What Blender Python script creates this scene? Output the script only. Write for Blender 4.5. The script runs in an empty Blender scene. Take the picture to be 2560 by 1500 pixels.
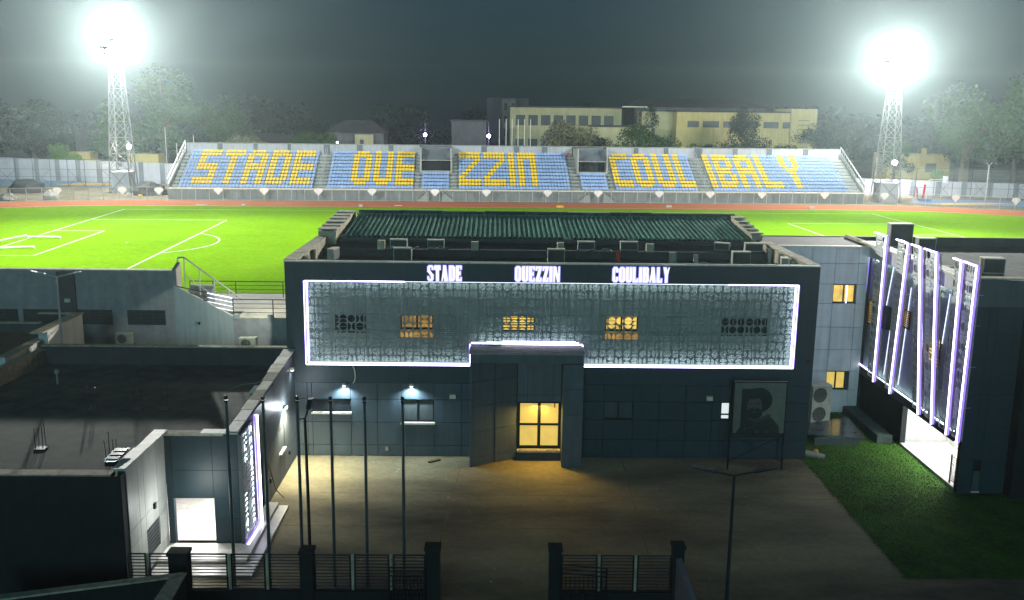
import bpy, math, random
from mathutils import Matrix, Vector
R = math.radians
S = bpy.context.scene
COL = S.collection

# ------------------------------------------------------------------ camera
F_PX, PITCH, YAW, ROLL = 2379.0, R(11.36), R(-0.919), R(0.73)
CAM = Vector((10.816, -47.871, 18.11))
def cam_axes():
    cp, sp, c, s, cr, sr = math.cos(PITCH), math.sin(PITCH), math.cos(YAW), math.sin(YAW), math.cos(ROLL), math.sin(ROLL)
    def w(xr, ur, f):
        x, up = cr*xr - sr*ur, sr*xr + cr*ur
        y, z = cp*f + sp*up, -sp*f + cp*up
        return Vector((c*x - s*y, s*x + c*y, z))
    return w(1, 0, 0), w(0, 1, 0), w(0, 0, 1)
cx, cy, cz = cam_axes()
cd = bpy.data.cameras.new('camera'); cam = bpy.data.objects.new('camera', cd); COL.objects.link(cam)
m = Matrix.Identity(4)
for i in range(3):
    m[i][0], m[i][1], m[i][2], m[i][3] = cx[i], cy[i], -cz[i], CAM[i]
cam.matrix_world = m
cd.sensor_width = 36; cd.lens = F_PX/2560*36; cd.clip_start = .2; cd.clip_end = 3000
S.camera = cam

# ------------------------------------------------------------------ world, tinted night sky, fill sun, exposure
W = bpy.data.worlds.new('World'); S.world = W; W.use_nodes = True
nt = W.node_tree; bg = nt.nodes['Background']
sky = nt.nodes.new('ShaderNodeTexSky'); sky.sky_type = 'NISHITA'; sky.sun_disc = False
sky.sun_elevation = R(12); sky.sun_rotation = R(188); sky.dust_density = .6; sky.air_density = 1.3; sky.ozone_density = 6.0
tint = nt.nodes.new('ShaderNodeMix'); tint.data_type = 'RGBA'; tint.blend_type = 'MULTIPLY'; tint.inputs[0].default_value = 1; tint.inputs[7].default_value = (.30, .74, 1, 1)
nt.links.new(sky.outputs[0], tint.inputs[6]); nt.links.new(tint.outputs[2], bg.inputs[0]); bg.inputs[1].default_value = 0.0085
sd = bpy.data.lights.new('moonlight', 'SUN'); sd.energy = .52; sd.angle = R(14); sd.color = (.42, .88, 1.0)  # added soft fill from behind the camera for facing walls, no moon
so = bpy.data.objects.new('moonlight', sd); COL.objects.link(so)
so.rotation_euler = (R(78), 0, R(-8))
vs = S.view_settings
vs.view_transform = 'Standard'; vs.look = 'None'; vs.exposure = 0; vs.gamma = 1; vs.use_curve_mapping = False
cyc = S.cycles
cyc.use_denoising = True; cyc.max_bounces = 5; cyc.diffuse_bounces = 2; cyc.glossy_bounces = 2; cyc.transmission_bounces = 3
cyc.volume_bounces = 0; cyc.transparent_max_bounces = 6; cyc.sample_clamp_indirect = 2.0; cyc.sample_clamp_direct = 0
cyc.use_light_tree = True; cyc.caustics_reflective = False; cyc.caustics_refractive = False

# ------------------------------------------------------------------ frames
TH = .044
O0 = Vector((-39.84, 81.83, 4.1))                     # stadium corner: far touchline, goal line
STM = Matrix.Translation(O0) @ Matrix.Rotation(TH, 4, 'Z')
def f2p(x, y):
    v = STM.inverted() @ Vector((x, y, 4.1)); return v.x, v.y
BASE, MAT = {}, {}

# ------------------------------------------------------------------ helpers
def tag(o, label=None, cat=None, group=None, kind=None):
    if label: o['label'] = label
    if cat: o['category'] = cat
    if group: o['group'] = group
    if kind: o['kind'] = kind
    return o
def thing(name, label, cat, loc=(0, 0, 0), group=None, st=False):
    o = bpy.data.objects.new(name, None); COL.objects.link(o); o.empty_display_size = .3
    loc = Vector(loc)
    o.matrix_world = (STM if st else Matrix.Identity(4)) @ Matrix.Translation(loc)
    BASE[o.name] = (loc, st)
    return tag(o, label, cat, group)
class MB:
    def __init__(s, o=(0, 0, 0), U=(1, 0, 0), N=(0, -1, 0)):
        s.v, s.f = [], []
        s.o, s.U, s.N = Vector(o), Vector(U).normalized(), Vector(N).normalized()
    def pt(s, u, n, z): return s.o + s.U*u + s.N*n + Vector((0, 0, z))
    def hexa(s, p):                                    # 8 points, bottom 4 then top 4 (ring order)
        b = len(s.v); s.v += [tuple(q) for q in p]
        s.f += [(b+3, b+2, b+1, b), (b+4, b+5, b+6, b+7)] + [(b+i, b+(i+1) % 4, b+4+(i+1) % 4, b+4+i) for i in range(4)]
        return s
    def box(s, u0, u1, n0, n1, z0, z1):
        P = s.pt
        return s.hexa([P(u0, n0, z0), P(u1, n0, z0), P(u1, n1, z0), P(u0, n1, z0), P(u0, n0, z1), P(u1, n0, z1), P(u1, n1, z1), P(u0, n1, z1)])
    def w(s, x0, x1, y0, y1, z0, z1):                  # world aligned box
        return s.hexa([Vector(p) for p in ((x0, y0, z0), (x1, y0, z0), (x1, y1, z0), (x0, y1, z0), (x0, y0, z1), (x1, y0, z1), (x1, y1, z1), (x0, y1, z1))])
    def bar(s, a, b, r=.03, n=4, r2=None):
        a, b = Vector(a), Vector(b); d = (b-a).normalized()
        x = d.orthogonal().normalized() if abs(d.z) > .99 else d.cross(Vector((0, 0, 1))).normalized()
        y = d.cross(x); k = len(s.v); r2 = r if r2 is None else r2
        for c, rr in ((a, r), (b, r2)):
            for i in range(n):
                t = 2*math.pi*(i+.5)/n; s.v.append(tuple(c + (x*math.cos(t)+y*math.sin(t))*rr))
        s.f += [(k+i, k+(i+1) % n, k+n+(i+1) % n, k+n+i) for i in range(n)] + [tuple(range(k+n-1, k-1, -1)), tuple(range(k+n, k+2*n))]
        return s
    def path(s, pts, r=.02, n=6):
        for a, b in zip(pts, pts[1:]): s.bar(a, b, r, n)
        return s
    def poly(s, pts):
        b = len(s.v); s.v += [tuple(p) for p in pts]; s.f.append(tuple(range(b, b+len(pts)))); return s
    def prism(s, pts, d):                              # planar outline extruded by vector d
        b = len(s.v); k = len(pts); d = Vector(d); pts = [Vector(p) for p in pts]
        s.v += [tuple(p) for p in pts] + [tuple(p+d) for p in pts]
        s.f += [tuple(range(b+k-1, b-1, -1)), tuple(range(b+k, b+2*k))] + [(b+i, b+(i+1) % k, b+k+(i+1) % k, b+k+i) for i in range(k)]
        return s
    def ball(s, c, r, n=10, m=6, sz=1.0):
        b = len(s.v); c = Vector(c)
        for j in range(1, m):
            t = math.pi*j/m
            for i in range(n):
                a = 2*math.pi*i/n; s.v.append(tuple(c+Vector((r*math.sin(t)*math.cos(a), r*math.sin(t)*math.sin(a), r*sz*math.cos(t)))))
        top, bot = len(s.v), len(s.v)+1; s.v += [tuple(c+Vector((0, 0, r*sz))), tuple(c-Vector((0, 0, r*sz)))]
        for j in range(m-2):
            for i in range(n): s.f.append((b+j*n+i, b+(j+1)*n+i, b+(j+1)*n+(i+1) % n, b+j*n+(i+1) % n))
        for i in range(n):
            s.f.append((top, b+i, b+(i+1) % n)); s.f.append((bot, b+(m-2)*n+(i+1) % n, b+(m-2)*n+i))
        return s
    def mesh(s, name, mat, off=(0, 0, 0), smooth=False):
        off = Vector(off); me = bpy.data.meshes.new(name)
        me.from_pydata([(v[0]-off[0], v[1]-off[1], v[2]-off[2]) for v in s.v], [], s.f)
        for q in (mat if isinstance(mat, (list, tuple)) else [mat]): me.materials.append(q)
        if smooth: me.polygons.foreach_set('use_smooth', [True]*len(me.polygons))
        me.update(); return me
    def build(s, name, mat, parent=None, label=None, kind=None, loc=None, st=False, smooth=False, cat=None, group=None):
        if parent is not None:
            off, pst = BASE[parent.name]
            o = bpy.data.objects.new(name, s.mesh(name, mat, off, smooth)); COL.objects.link(o); o.parent = parent
            BASE[o.name] = (off, pst)
        else:
            loc = Vector(loc or (0, 0, 0))
            o = bpy.data.objects.new(name, s.mesh(name, mat, loc, smooth)); COL.objects.link(o)
            o.matrix_world = (STM if st else Matrix.Identity(4)) @ Matrix.Translation(loc); BASE[o.name] = (loc, st)
        return tag(o, label, cat, group, kind)
def inst(name, me, parent, loc, rot=None, label=None, kind=None):     # child that shares mesh data; loc in the parent's frame coords
    o = bpy.data.objects.new(name, me); COL.objects.link(o)
    off, st = BASE[parent.name]
    if parent: o.parent = parent
    o.location = Vector(loc)-off
    if rot: o.rotation_euler = rot
    BASE[o.name] = (Vector(loc), st)
    return tag(o, label, None, None, kind)
def copy_thing(src, loc, label=None, group=None, rz=None, st=False, scale=None):
    r = src.copy(); COL.objects.link(r)
    r.matrix_world = (STM if st else Matrix.Identity(4)) @ Matrix.Translation(Vector(loc)) @ Matrix.Rotation(rz or 0, 4, 'Z') @ Matrix.Scale(scale or 1, 4)
    if label: r['label'] = label
    if group: r['group'] = group
    for ch in list(src.children):
        c = ch.copy(); COL.objects.link(c); c.parent = r
        for g in list(ch.children):
            d = g.copy(); COL.objects.link(d); d.parent = c
    BASE[r.name] = (Vector(loc), st)
    return r

# ------------------------------------------------------------------ materials
def mat(name, c, rough=.7, metal=0, var=.25, scale=3.0, bump=.0, c2=None, big=.35, stretch=None, spec=.4, gloss_var=0):
    m = bpy.data.materials.new(name); m.use_nodes = True; t = m.node_tree; b = t.nodes['Principled BSDF']
    b.inputs['Roughness'].default_value = rough; b.inputs['Metallic'].default_value = metal
    b.inputs['Specular IOR Level'].default_value = spec
    L = t.links.new
    geo = t.nodes.new('ShaderNodeNewGeometry'); src = geo.outputs['Position']
    if stretch:
        mp = t.nodes.new('ShaderNodeMapping'); mp.inputs['Scale'].default_value = stretch; L(src, mp.inputs[0]); src = mp.outputs[0]
    n1 = t.nodes.new('ShaderNodeTexNoise'); n1.inputs['Scale'].default_value = scale; n1.inputs['Detail'].default_value = 6; n1.inputs['Roughness'].default_value = .65
    n2 = t.nodes.new('ShaderNodeTexNoise'); n2.inputs['Scale'].default_value = scale*.11; n2.inputs['Detail'].default_value = 4
    L(src, n1.inputs['Vector']); L(src, n2.inputs['Vector'])
    mx = t.nodes.new('ShaderNodeMix'); mx.data_type = 'FLOAT'; mx.inputs[0].default_value = big/(big+1)*1.3
    L(n1.outputs[0], mx.inputs[2]); L(n2.outputs[0], mx.inputs[3])
    rp = t.nodes.new('ShaderNodeValToRGB'); e = rp.color_ramp.elements
    c2 = c2 or tuple(x*(1-var) for x in c); hi = tuple(min(1, x*(1+var*.6)) for x in c)
    e[0].position = .36; e[0].color = (*c2, 1); e[1].position = .62; e[1].color = (*hi, 1)
    L(mx.outputs[0], rp.inputs[0])
    oi = t.nodes.new('ShaderNodeObjectInfo'); r1 = t.nodes.new('ShaderNodeMapRange'); r1.inputs[3].default_value = .92; r1.inputs[4].default_value = 1.05
    mp2 = t.nodes.new('ShaderNodeMapping'); mp2.inputs['Scale'].default_value = (2.6, 2.6, .22); L(geo.outputs['Position'], mp2.inputs[0])
    n3 = t.nodes.new('ShaderNodeTexNoise'); n3.inputs['Scale'].default_value = 1.3; n3.inputs['Detail'].default_value = 5; L(mp2.outputs[0], n3.inputs['Vector'])
    r2 = t.nodes.new('ShaderNodeMapRange'); r2.inputs[1].default_value = .35; r2.inputs[2].default_value = .6; r2.inputs[3].default_value = .9; r2.inputs[4].default_value = 1.04
    L(oi.outputs['Random'], r1.inputs[0]); L(n3.outputs[0], r2.inputs[0])
    mu = t.nodes.new('ShaderNodeMath'); mu.operation = 'MULTIPLY'; L(r1.outputs[0], mu.inputs[0]); L(r2.outputs[0], mu.inputs[1])
    vm = t.nodes.new('ShaderNodeVectorMath'); vm.operation = 'SCALE'; L(rp.outputs[0], vm.inputs[0]); L(mu.outputs[0], vm.inputs['Scale'])
    L(vm.outputs[0], b.inputs['Base Color'])
    if gloss_var:
        mr = t.nodes.new('ShaderNodeMapRange'); mr.inputs[3].default_value = rough-gloss_var; mr.inputs[4].default_value = rough+gloss_var
        L(n1.outputs[0], mr.inputs[0]); L(mr.outputs[0], b.inputs['Roughness'])
    if bump:
        bp = t.nodes.new('ShaderNodeBump'); bp.inputs['Strength'].default_value = bump; bp.inputs['Distance'].default_value = .03
        L(n1.outputs[0], bp.inputs['Height']); L(bp.outputs[0], b.inputs['Normal'])
    MAT[name] = m; return m
def emit(name, c, s, var=0, base=(.5, .5, .5)):
    m = bpy.data.materials.new(name); m.use_nodes = True; t = m.node_tree; b = t.nodes['Principled BSDF']
    b.inputs['Base Color'].default_value = (*base, 1); b.inputs['Roughness'].default_value = .5
    b.inputs['Emission Color'].default_value = (*c, 1); b.inputs['Emission Strength'].default_value = s
    if var:
        g = t.nodes.new('ShaderNodeNewGeometry'); n = t.nodes.new('ShaderNodeTexNoise'); n.inputs['Scale'].default_value = 1.6; n.inputs['Detail'].default_value = 3
        mr = t.nodes.new('ShaderNodeMapRange'); mr.inputs[1].default_value = .3; mr.inputs[2].default_value = .7; mr.inputs[3].default_value = s*(1-var); mr.inputs[4].default_value = s*(1+var)
        t.links.new(g.outputs['Position'], n.inputs['Vector']); t.links.new(n.outputs[0], mr.inputs[0]); t.links.new(mr.outputs[0], b.inputs['Emission Strength'])
    MAT[name] = m; return m
slate = mat('slate_cladding', (.026, .052, .066), .45, var=.12, scale=1.2, spec=.5)
blue_clad = mat('blue_grey_cladding', (.065, .095, .115), .45, var=.14, scale=1.2, spec=.5)
grey_clad = mat('grey_cladding', (.115, .135, .145), .45, var=.12, scale=1.5, spec=.5)
pale_clad = mat('pale_grey_cladding', (.66, .67, .64), .5, var=.1, scale=1.2)
porch_m = mat('porch_cladding', (.105, .13, .145), .5, var=.14, scale=1.4)
grey_paint = mat('grey_painted_wall', (.35, .33, .335), .85, var=.22, scale=1.6, bump=.1)
dark_paint = mat('dark_wall_paint', (.045, .055, .058), .8, var=.25, scale=1.2, bump=.1)
black_wall = mat('black_wall', (.014, .018, .02), .85, var=.3, scale=1)
white_cap = mat('white_coping', (.86, .82, .64), .7, var=.2, scale=4)
cap_m = mat('coping_concrete', (.52, .48, .34), .85, var=.4, scale=3, bump=.2)
conc_dk = mat('dark_roof_screed', (.055, .088, .078), .9, var=.5, scale=1.1, bump=.3)
corr_m = mat('green_grey_roof_sheet', (.20, .48, .36), .95, var=.4, scale=2.2, spec=.08)
ground_m = mat('forecourt_concrete', (.30, .26, .145), .85, var=.35, scale=1.7, bump=.5, c2=(.075, .068, .044), big=2.2, stretch=(.5, 1.2, 1))

earth = mat('bare_earth', (.20, .19, .13), .95, spec=.05, var=.5, scale=.6)
turf = mat('artificial_turf', (.165, .36, .001), 1.0, spec=0, var=.16, scale=1.4, big=.5)
turf_dk = mat('lawn', (.05, .15, .01), .95, var=.45, scale=5, bump=.6, big=.6)
track_m = mat('running_track', (.50, .17, .085), .95, spec=.05, var=.15, scale=.5, stretch=(.3, 2, 1))
white_line = mat('white_line_paint', (.75, .78, .66), .8, var=.1)
kerb_m = mat('track_kerb', (.60, .58, .48), .8, var=.25)
seat_blue = mat('blue_seat', (.31, .46, .78), .45, var=.12, scale=.6)
seat_yel = mat('yellow_seat', (.92, .62, .003), .45, var=.06, scale=.6)
seat_red = mat('red_seat', (.7, .08, .02), .5, var=.1)
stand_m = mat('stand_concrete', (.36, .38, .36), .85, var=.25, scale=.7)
stand_dk = mat('stand_concrete_dark', (.20, .23, .23), .85, var=.25, scale=.7)  # darker grey concrete for front wall and steps
wallp = mat('pale_wall_panel', (.46, .48, .54), .8, var=.12, scale=.5)
pillar_m = mat('grey_pillar', (.17, .20, .23), .8, var=.2, scale=.6)
galv = mat('galvanised_steel', (.48, .50, .50), .5, metal=.3, var=.2, scale=2)
pole_m = mat('flagpole_steel', (.12, .14, .14), .4, metal=.4, var=.2)
mast_m = mat('mast_steel', (.20, .21, .21), .7, var=.2, scale=2)
galv_w = mat('white_steel', (.66, .66, .62), .5, var=.15, scale=2)
steel_dk = mat('dark_steel', (.045, .055, .06), .4, metal=.5, var=.2, scale=3)
blk = mat('black_metal', (.012, .014, .016), .4, var=.2, scale=3)
frame_m = mat('window_frame_black', (.012, .016, .022), .35, var=.1)
plate_m = mat('perforated_metal', (.33, .35, .31), .5, metal=.15, var=.25, scale=1.1)
back_m = mat('screen_back_wall', (.30, .33, .31), .7, var=.18, scale=1.1)
pale_plate = mat('pale_perforated_metal', (.62, .72, .60), .5, var=.2, scale=1.5)
fin_wall = mat('fin_back_wall', (.42, .50, .50), .6, var=.12)
fin_plate = mat('fin_perforated_metal', (.62, .68, .64), .5, metal=.1, var=.2, scale=1.1)
ac_m = mat('ac_casing', (.42, .42, .34), .6, var=.2, scale=4)
ac_dk = mat('ac_grille', (.03, .035, .035), .6)
tile_w = mat('white_floor_tile', (.68, .66, .62), .3, var=.06, scale=2)
white_wall = mat('white_wall', (.66, .68, .66), .7, var=.06)
glass_dk = mat('dark_glass', (.02, .03, .035), .08, var=.1, spec=.8)
glass_pale = mat('dull_glass', (.10, .12, .12), .12, var=.1, spec=.8)
cream = mat('cream_render', (.55, .48, .20), .85, var=.12, scale=.5)
cream2 = mat('dull_cream_render', (.42, .42, .24), .85, var=.15, scale=.5)
farwall = mat('far_grey_render', (.10, .11, .105), .85, var=.3, scale=.5)
farroof = mat('far_roof', (.06, .058, .056), .8, var=.3, scale=.5)
bark = mat('bark', (.12, .10, .07), .9, var=.3)
leaf_a = mat('leaf_mid_green', (.030, .075, .018), .7, var=.5, scale=.9)
leaf_b = mat('leaf_dark_green', (.011, .030, .015), .7, var=.5, scale=.9)
leaf_c = mat('leaf_bright_green', (.10, .22, .03), .7, var=.4, scale=.9)
leaf_d = mat('leaf_blossom', (.20, .19, .11), .7, var=.6, scale=1.4, c2=(.05, .08, .04))
court_b = mat('court_blue', (.10, .24, .42), .7, var=.15)
court_y = mat('court_yellow', (.70, .42, .06), .7, var=.1)
red_m = mat('red_padding', (.6, .03, .04), .6, var=.1)
emblem_m = mat('emblem_white', (.9, .87, .82), .6, var=.06)
wood = mat('timber', (.22, .15, .07), .9, var=.3)
cable_m = mat('cable', (.02, .02, .02), .6)
or_m = mat('orange_hose', (.5, .12, .03), .6)
tarp = mat('dark_tarp_and_shade', (.025, .03, .035), .8, var=.3)
sack = mat('pale_sack', (.5, .5, .44), .9, var=.3, scale=2)
poster_bg = mat('poster_ground', (.21, .215, .16), .6, var=.15, scale=6)
poster_dk = mat('poster_dark', (.018, .028, .028), .6, var=.2, scale=6)
poster_md = mat('poster_skin', (.13, .105, .075), .6, var=.25, scale=9)
poster_lt = mat('poster_scarf', (.08, .085, .072), .6, var=.35, scale=9)
poster_cl = mat('poster_clothing', (.035, .04, .03), .6, var=.6, scale=7)
solar_m = mat('solar_cell', (.02, .03, .06), .15, var=.1)
tile_cap = mat('white_tile_cap', (.80, .82, .72), .6, var=.1)
led = emit('led_tube', (.84, .82, 1.0), 9.0)
led_wash = emit('led_wash_light', (.74, .92, .98), 16)
led_fin = emit('led_fin_tube', (.86, .84, 1.0), 5.5)
led_vio = emit('led_violet_fringe', (.30, .17, 1.0), 1.3)
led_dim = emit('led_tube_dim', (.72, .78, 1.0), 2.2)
led_halo = emit('led_violet_back', (.24, .17, 1.0), .8)
letter_w = emit('letter_face_white', (1, .96, 1), 1.05)
win_warm = emit('warm_lit_pane', (1.0, .66, .12), .85, .45, base=(.2, .15, .05))
win_yel = emit('yellow_lit_pane', (1.0, .72, .16), .68, .10, base=(.2, .15, .05))
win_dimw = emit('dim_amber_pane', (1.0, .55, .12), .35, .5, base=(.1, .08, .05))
win_white = emit('white_lit_pane', (.9, 1, .98), .8)
lamp_w = emit('white_lamp', (.9, .96, 1.0), 30)
lamp_v = emit('violet_lamp', (.62, .45, 1.0), 60)
flood_e = emit('floodlight_lens', (1, 1, .93), 160)
ceil_e = emit('ceiling_lamp', (1, .98, .94), 90)
sconce_e = emit('sconce_lamp', (.85, .95, 1.0), 14)

def light(name, kind, loc, power, col=(1, 1, 1), size=.1, target=None, cone=120, blend=.4, st=False):
    d = bpy.data.lights.new(name, kind); d.energy = power; d.color = col
    if kind == 'SPOT': d.spot_size = R(cone); d.spot_blend = blend
    if kind in ('SPOT', 'POINT'): d.shadow_soft_size = size
    if kind == 'AREA': d.size = size
    o = bpy.data.objects.new(name, d); COL.objects.link(o); o.location = loc
    if target is not None: o.rotation_euler = (Vector(target)-Vector(loc)).to_track_quat('-Z', 'Y').to_euler()
    return o

# ================================================================== GROUND
g = MB(); g.poly([(-420, -90, -.02), (440, -90, -.02), (440, 640, -.02), (-420, 640, -.02)])
g.build('ground', earth, kind='structure')
g = MB(); g.w(-20, 27.2, -15.8, 26, -.2, 0.0); g.w(27.2, 60, -60, -13.15, -.2, 0.0); g.w(-40, 27.2, -60, -15.8, -.2, -.004)
g.build('forecourt_pavement', ground_m, kind='structure')
g = MB(); g.poly([(27.2, -13.15, .02), (33.3, -13.15, .02), (60, -13.15, .02), (60, -4.8, .02), (33.3, -4.8, .02), (33.3, 8.5, .02), (27.2, 8.5, .02)])
g.build('lawn_ground', turf_dk, kind='structure')
random.seed(5)                                     # short grass blades on the lawn
v, f = [], []
for i in range(26000):
    x = 27.04+random.random()*(6.2 if random.random() < .7 else 18); y = -13.25+random.random()*21.1
    if x > 33.3 and y > -4.8: continue
    a = random.random()*6.28; h = .035+random.random()*.05; dx, dy = math.cos(a)*.02, math.sin(a)*.02
    k = len(v); v += [(x-dx, y-dy, .02), (x+dx, y+dy, .02), (x+random.uniform(-.03, .03), y+random.uniform(-.03, .03), .02+h)]; f.append((k, k+1, k+2))
g = MB(); g.v, g.f = v, f; g.build('lawn_grass', turf_dk, kind='stuff')
for k_, (xa, ya, xb, yb) in enumerate(((.9, -4.9, 27, -5.4), (1.4, -8.6, 24, -9.0), (9, -1.7, 8.2, -15.2), (17.5, -.2, 17.1, -15.2))):
    g = MB(); a_, b_ = Vector((xa, ya, .002)), Vector((xb, yb, .002)); n_ = Vector((-(b_-a_).y, (b_-a_).x, 0)).normalized()*.02
    g.poly([a_-n_, b_-n_, b_+n_, a_+n_]); g.build('paving_joint', wood, kind='structure')
v, f = [], []                                       # grit and litter on the paving
for i in range(2600):
    x, y = random.uniform(.6, 27.1), random.uniform(-15.2, -.1)
    if random.random() < .5: y = -.1-abs(random.gauss(0, 1.6))
    r_ = random.uniform(.008, .028) if random.random() < .97 else random.uniform(.03, .07); a = random.random()*6.28; k = len(v)
    v += [(x+r_*math.cos(a+q*1.57), y+r_*math.sin(a+q*1.57)*.7, .004+random.random()*r_*.5) for q in range(4)]; f.append((k, k+1, k+2, k+3))
g = MB(); g.v, g.f = v, f; g.build('forecourt_litter', sack, kind='stuff')
# raised stadium ground (z = 4.1): earth plateau behind the building
g = MB(); g.w(-230, 330, 26, 600, -.5, 4.05); g.w(-230, -60, 14, 26.2, -.5, 4.05); g.w(60, 330, 14, 26.2, -.5, 4.05)
g.w(-60, 60, 18.2, 26.2, -.5, 4.04)
g.build('stadium_terrain', earth, kind='structure')

def oval(off, n=40):                               # inner kerb grown outwards by off metres
    pts = []
    y1, y0, rx = 4.8+off, -69.3-off, 1.0
    cyy, ry = (y1+y0)/2, (y1-y0)/2
    for i in range(n+1):
        t = math.pi/2+math.pi*i/n; pts.append((1+math.cos(t)*(37+off)*1.0-0, cyy+math.sin(t)*ry))
    for i in range(n+1):
        t = -math.pi/2+math.pi*i/n; pts.append((103+math.cos(t)*(37+off), cyy+math.sin(t)*ry))
    return pts
def ring(a, b, z):
    g = MB(); A, B = oval(a), oval(b); n = len(A)
    g.v = [(x, y, z) for x, y in A]+[(x, y, z) for x, y in B]
    g.f = [(i, n+i, n+(i+1) % n, (i+1) % n) for i in range(n) if min(A[i][1], A[(i+1) % n][1]) > -60]
    return g
g = MB(); g.poly([(x, max(y, -66), .0) for x, y in oval(0)]); g.build('pitch_turf', turf, kind='structure', st=True)
ring(.05, 8.0, .004).build('running_track', track_m, kind='structure', st=True)
k = ring(-.12, .14, .055); k2 = ring(-.12, -.119, 0)
k.build('track_kerb', kerb_m, kind='structure', st=True)
ring(8.0, 8.25, .03).build('track_outer_edge', cap_m, kind='structure', st=True)
# pitch markings
LN, WD = 104.0, 64.5; hm = -WD/2; lw = .07
g = MB()
def line(x0, y0, x1, y1): g.w(min(x0, x1)-lw, max(x0, x1)+lw, min(y0, y1)-lw, max(y0, y1)+lw, .006, .010)
def seg(p, q, z=.012, w=.07):
    p, q = Vector((*p, z)), Vector((*q, z)); d = (q-p).normalized(); nn = Vector((-d.y, d.x, 0))*w
    g.poly([p-nn, q-nn, q+nn, p+nn])
for a, b in (((0, 0), (LN, 0)), ((0, -WD), (LN, -WD)), ((0, 0), (0, -WD)), ((LN, 0), (LN, -WD)), ((LN/2, 0), (LN/2, -WD))): seg(a, b)
for sx, x0 in ((1, 0), (-1, LN)):
    for dep, half in ((16.5, 20.15), (5.5, 9.16)):
        X = x0+sx*dep
        for a, b in (((x0, hm+half), (X, hm+half)), ((x0, hm-half), (X, hm-half)), ((X, hm+half), (X, hm-half))): seg(a, b, .014)
    th0 = math.acos(5.5/9.15)
    arc = [(x0+sx*(11+9.15*math.cos(th0*(2*i/24-1))), hm+9.15*math.sin(th0*(2*i/24-1))) for i in range(25)]
    for a, b in zip(arc, arc[1:]): seg(a, b, .016)
    g.poly([(x0+sx*11+.15*math.cos(i*.785), hm+.15*math.sin(i*.785), .013) for i in range(8)])
cc = [(LN/2+9.15*math.cos(i*math.pi/24), hm+9.15*math.sin(i*math.pi/24)) for i in range(49)]
for a, b in zip(cc, cc[1:]): seg(a, b, .016)
g.build('pitch_markings', white_line, kind='structure', st=True)
g = MB(); seg((66, 3.0), (96, 3.3), .02, .18); g.build('painted_orange_line', or_m, kind='structure', st=True)

# ================================================================== GRANDSTAND (far side)
gs = thing('grandstand', 'long open grandstand with blue and yellow seats spelling words beyond the pitch', 'grandstand', (1.6, 14.5, 0), st=True)
YB, ZB, TR_, RI = 15.8, 1.55, .90, .48
NR = 11
XL, XR = 1.6, 109.0
VOM = [(39.3, 44.2), (64.2, 69.0)]
st_ = MB()
for r in range(NR):
    y0, z1 = YB-.25+TR_*r, ZB+RI*r
    segs = [(XL, XR)]
    if r >= 5: segs = [(XL, VOM[0][0]-.1), (VOM[0][1]+.1, VOM[1][0]-.1), (VOM[1][1]+.1, XR)]
    for a, b in segs: st_.w(a, b, y0, y0+TR_+(.01 if r < NR-1 else .6), -.3 if r == 0 else z1-1.0, z1)
st_.build('terrace', stand_m, gs)
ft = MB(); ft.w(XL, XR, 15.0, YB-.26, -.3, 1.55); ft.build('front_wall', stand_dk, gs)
ft = MB(); ft.w(XL, XR, 14.85, YB-.26, 1.56, 1.68); ft.build('front_coping', white_cap, gs)
for i in range(54):
    x = XL+1+i*2.0
    p = MB(); p.w(x, x+.09, 14.93, 15.0, -.1, 1.5); p.build('rib', pillar_m, gs)
# aisle steps between tread heights
for x0, x1 in ((23.3, 24.9), (38.5, 39.2), (44.3, 45.1), (62.9, 64.0), (69.1, 69.6), (83.1, 85.0), (1.75, 2.4), (107.2, 108.8)):
    for r in range(NR-1):
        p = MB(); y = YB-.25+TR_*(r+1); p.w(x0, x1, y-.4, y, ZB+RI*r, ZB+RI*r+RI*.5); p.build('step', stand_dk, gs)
# seats
def seat_mesh(name, m):
    s = MB(); s.hexa([Vector(q) for q in ((-.21, -.22, .05), (.21, -.22, .05), (.21, .16, .03), (-.21, .16, .03), (-.21, -.24, .40), (.21, -.24, .40), (.21, .16, .36), (-.21, .16, .36))])
    s.v = []; s.f = []
    s.hexa([Vector(q) for q in ((-.215, -.26, .30), (.215, -.26, .30), (.225, .14, .28), (-.225, .14, .28), (-.215, -.26, .38), (.215, -.26, .38), (.225, .14, .34), (-.225, .14, .34))])
    s.hexa([Vector(q) for q in ((-.21, .08, .28), (.21, .08, .28), (.21, .16, .28), (-.21, .16, .28), (-.21, .16, .66), (.21, .16, .66), (.21, .22, .64), (-.21, .22, .64))])
    s.w(-.05, .05, -.1, .1, 0, .3)
    return s
smb = seat_mesh('seat', None)
me_b, me_y = smb.mesh('seat', seat_blue), smb.mesh('seat', seat_yel)
def glyph(rows): return [set(i for i, c in enumerate(r) if c == '#') for r in rows]
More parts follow.
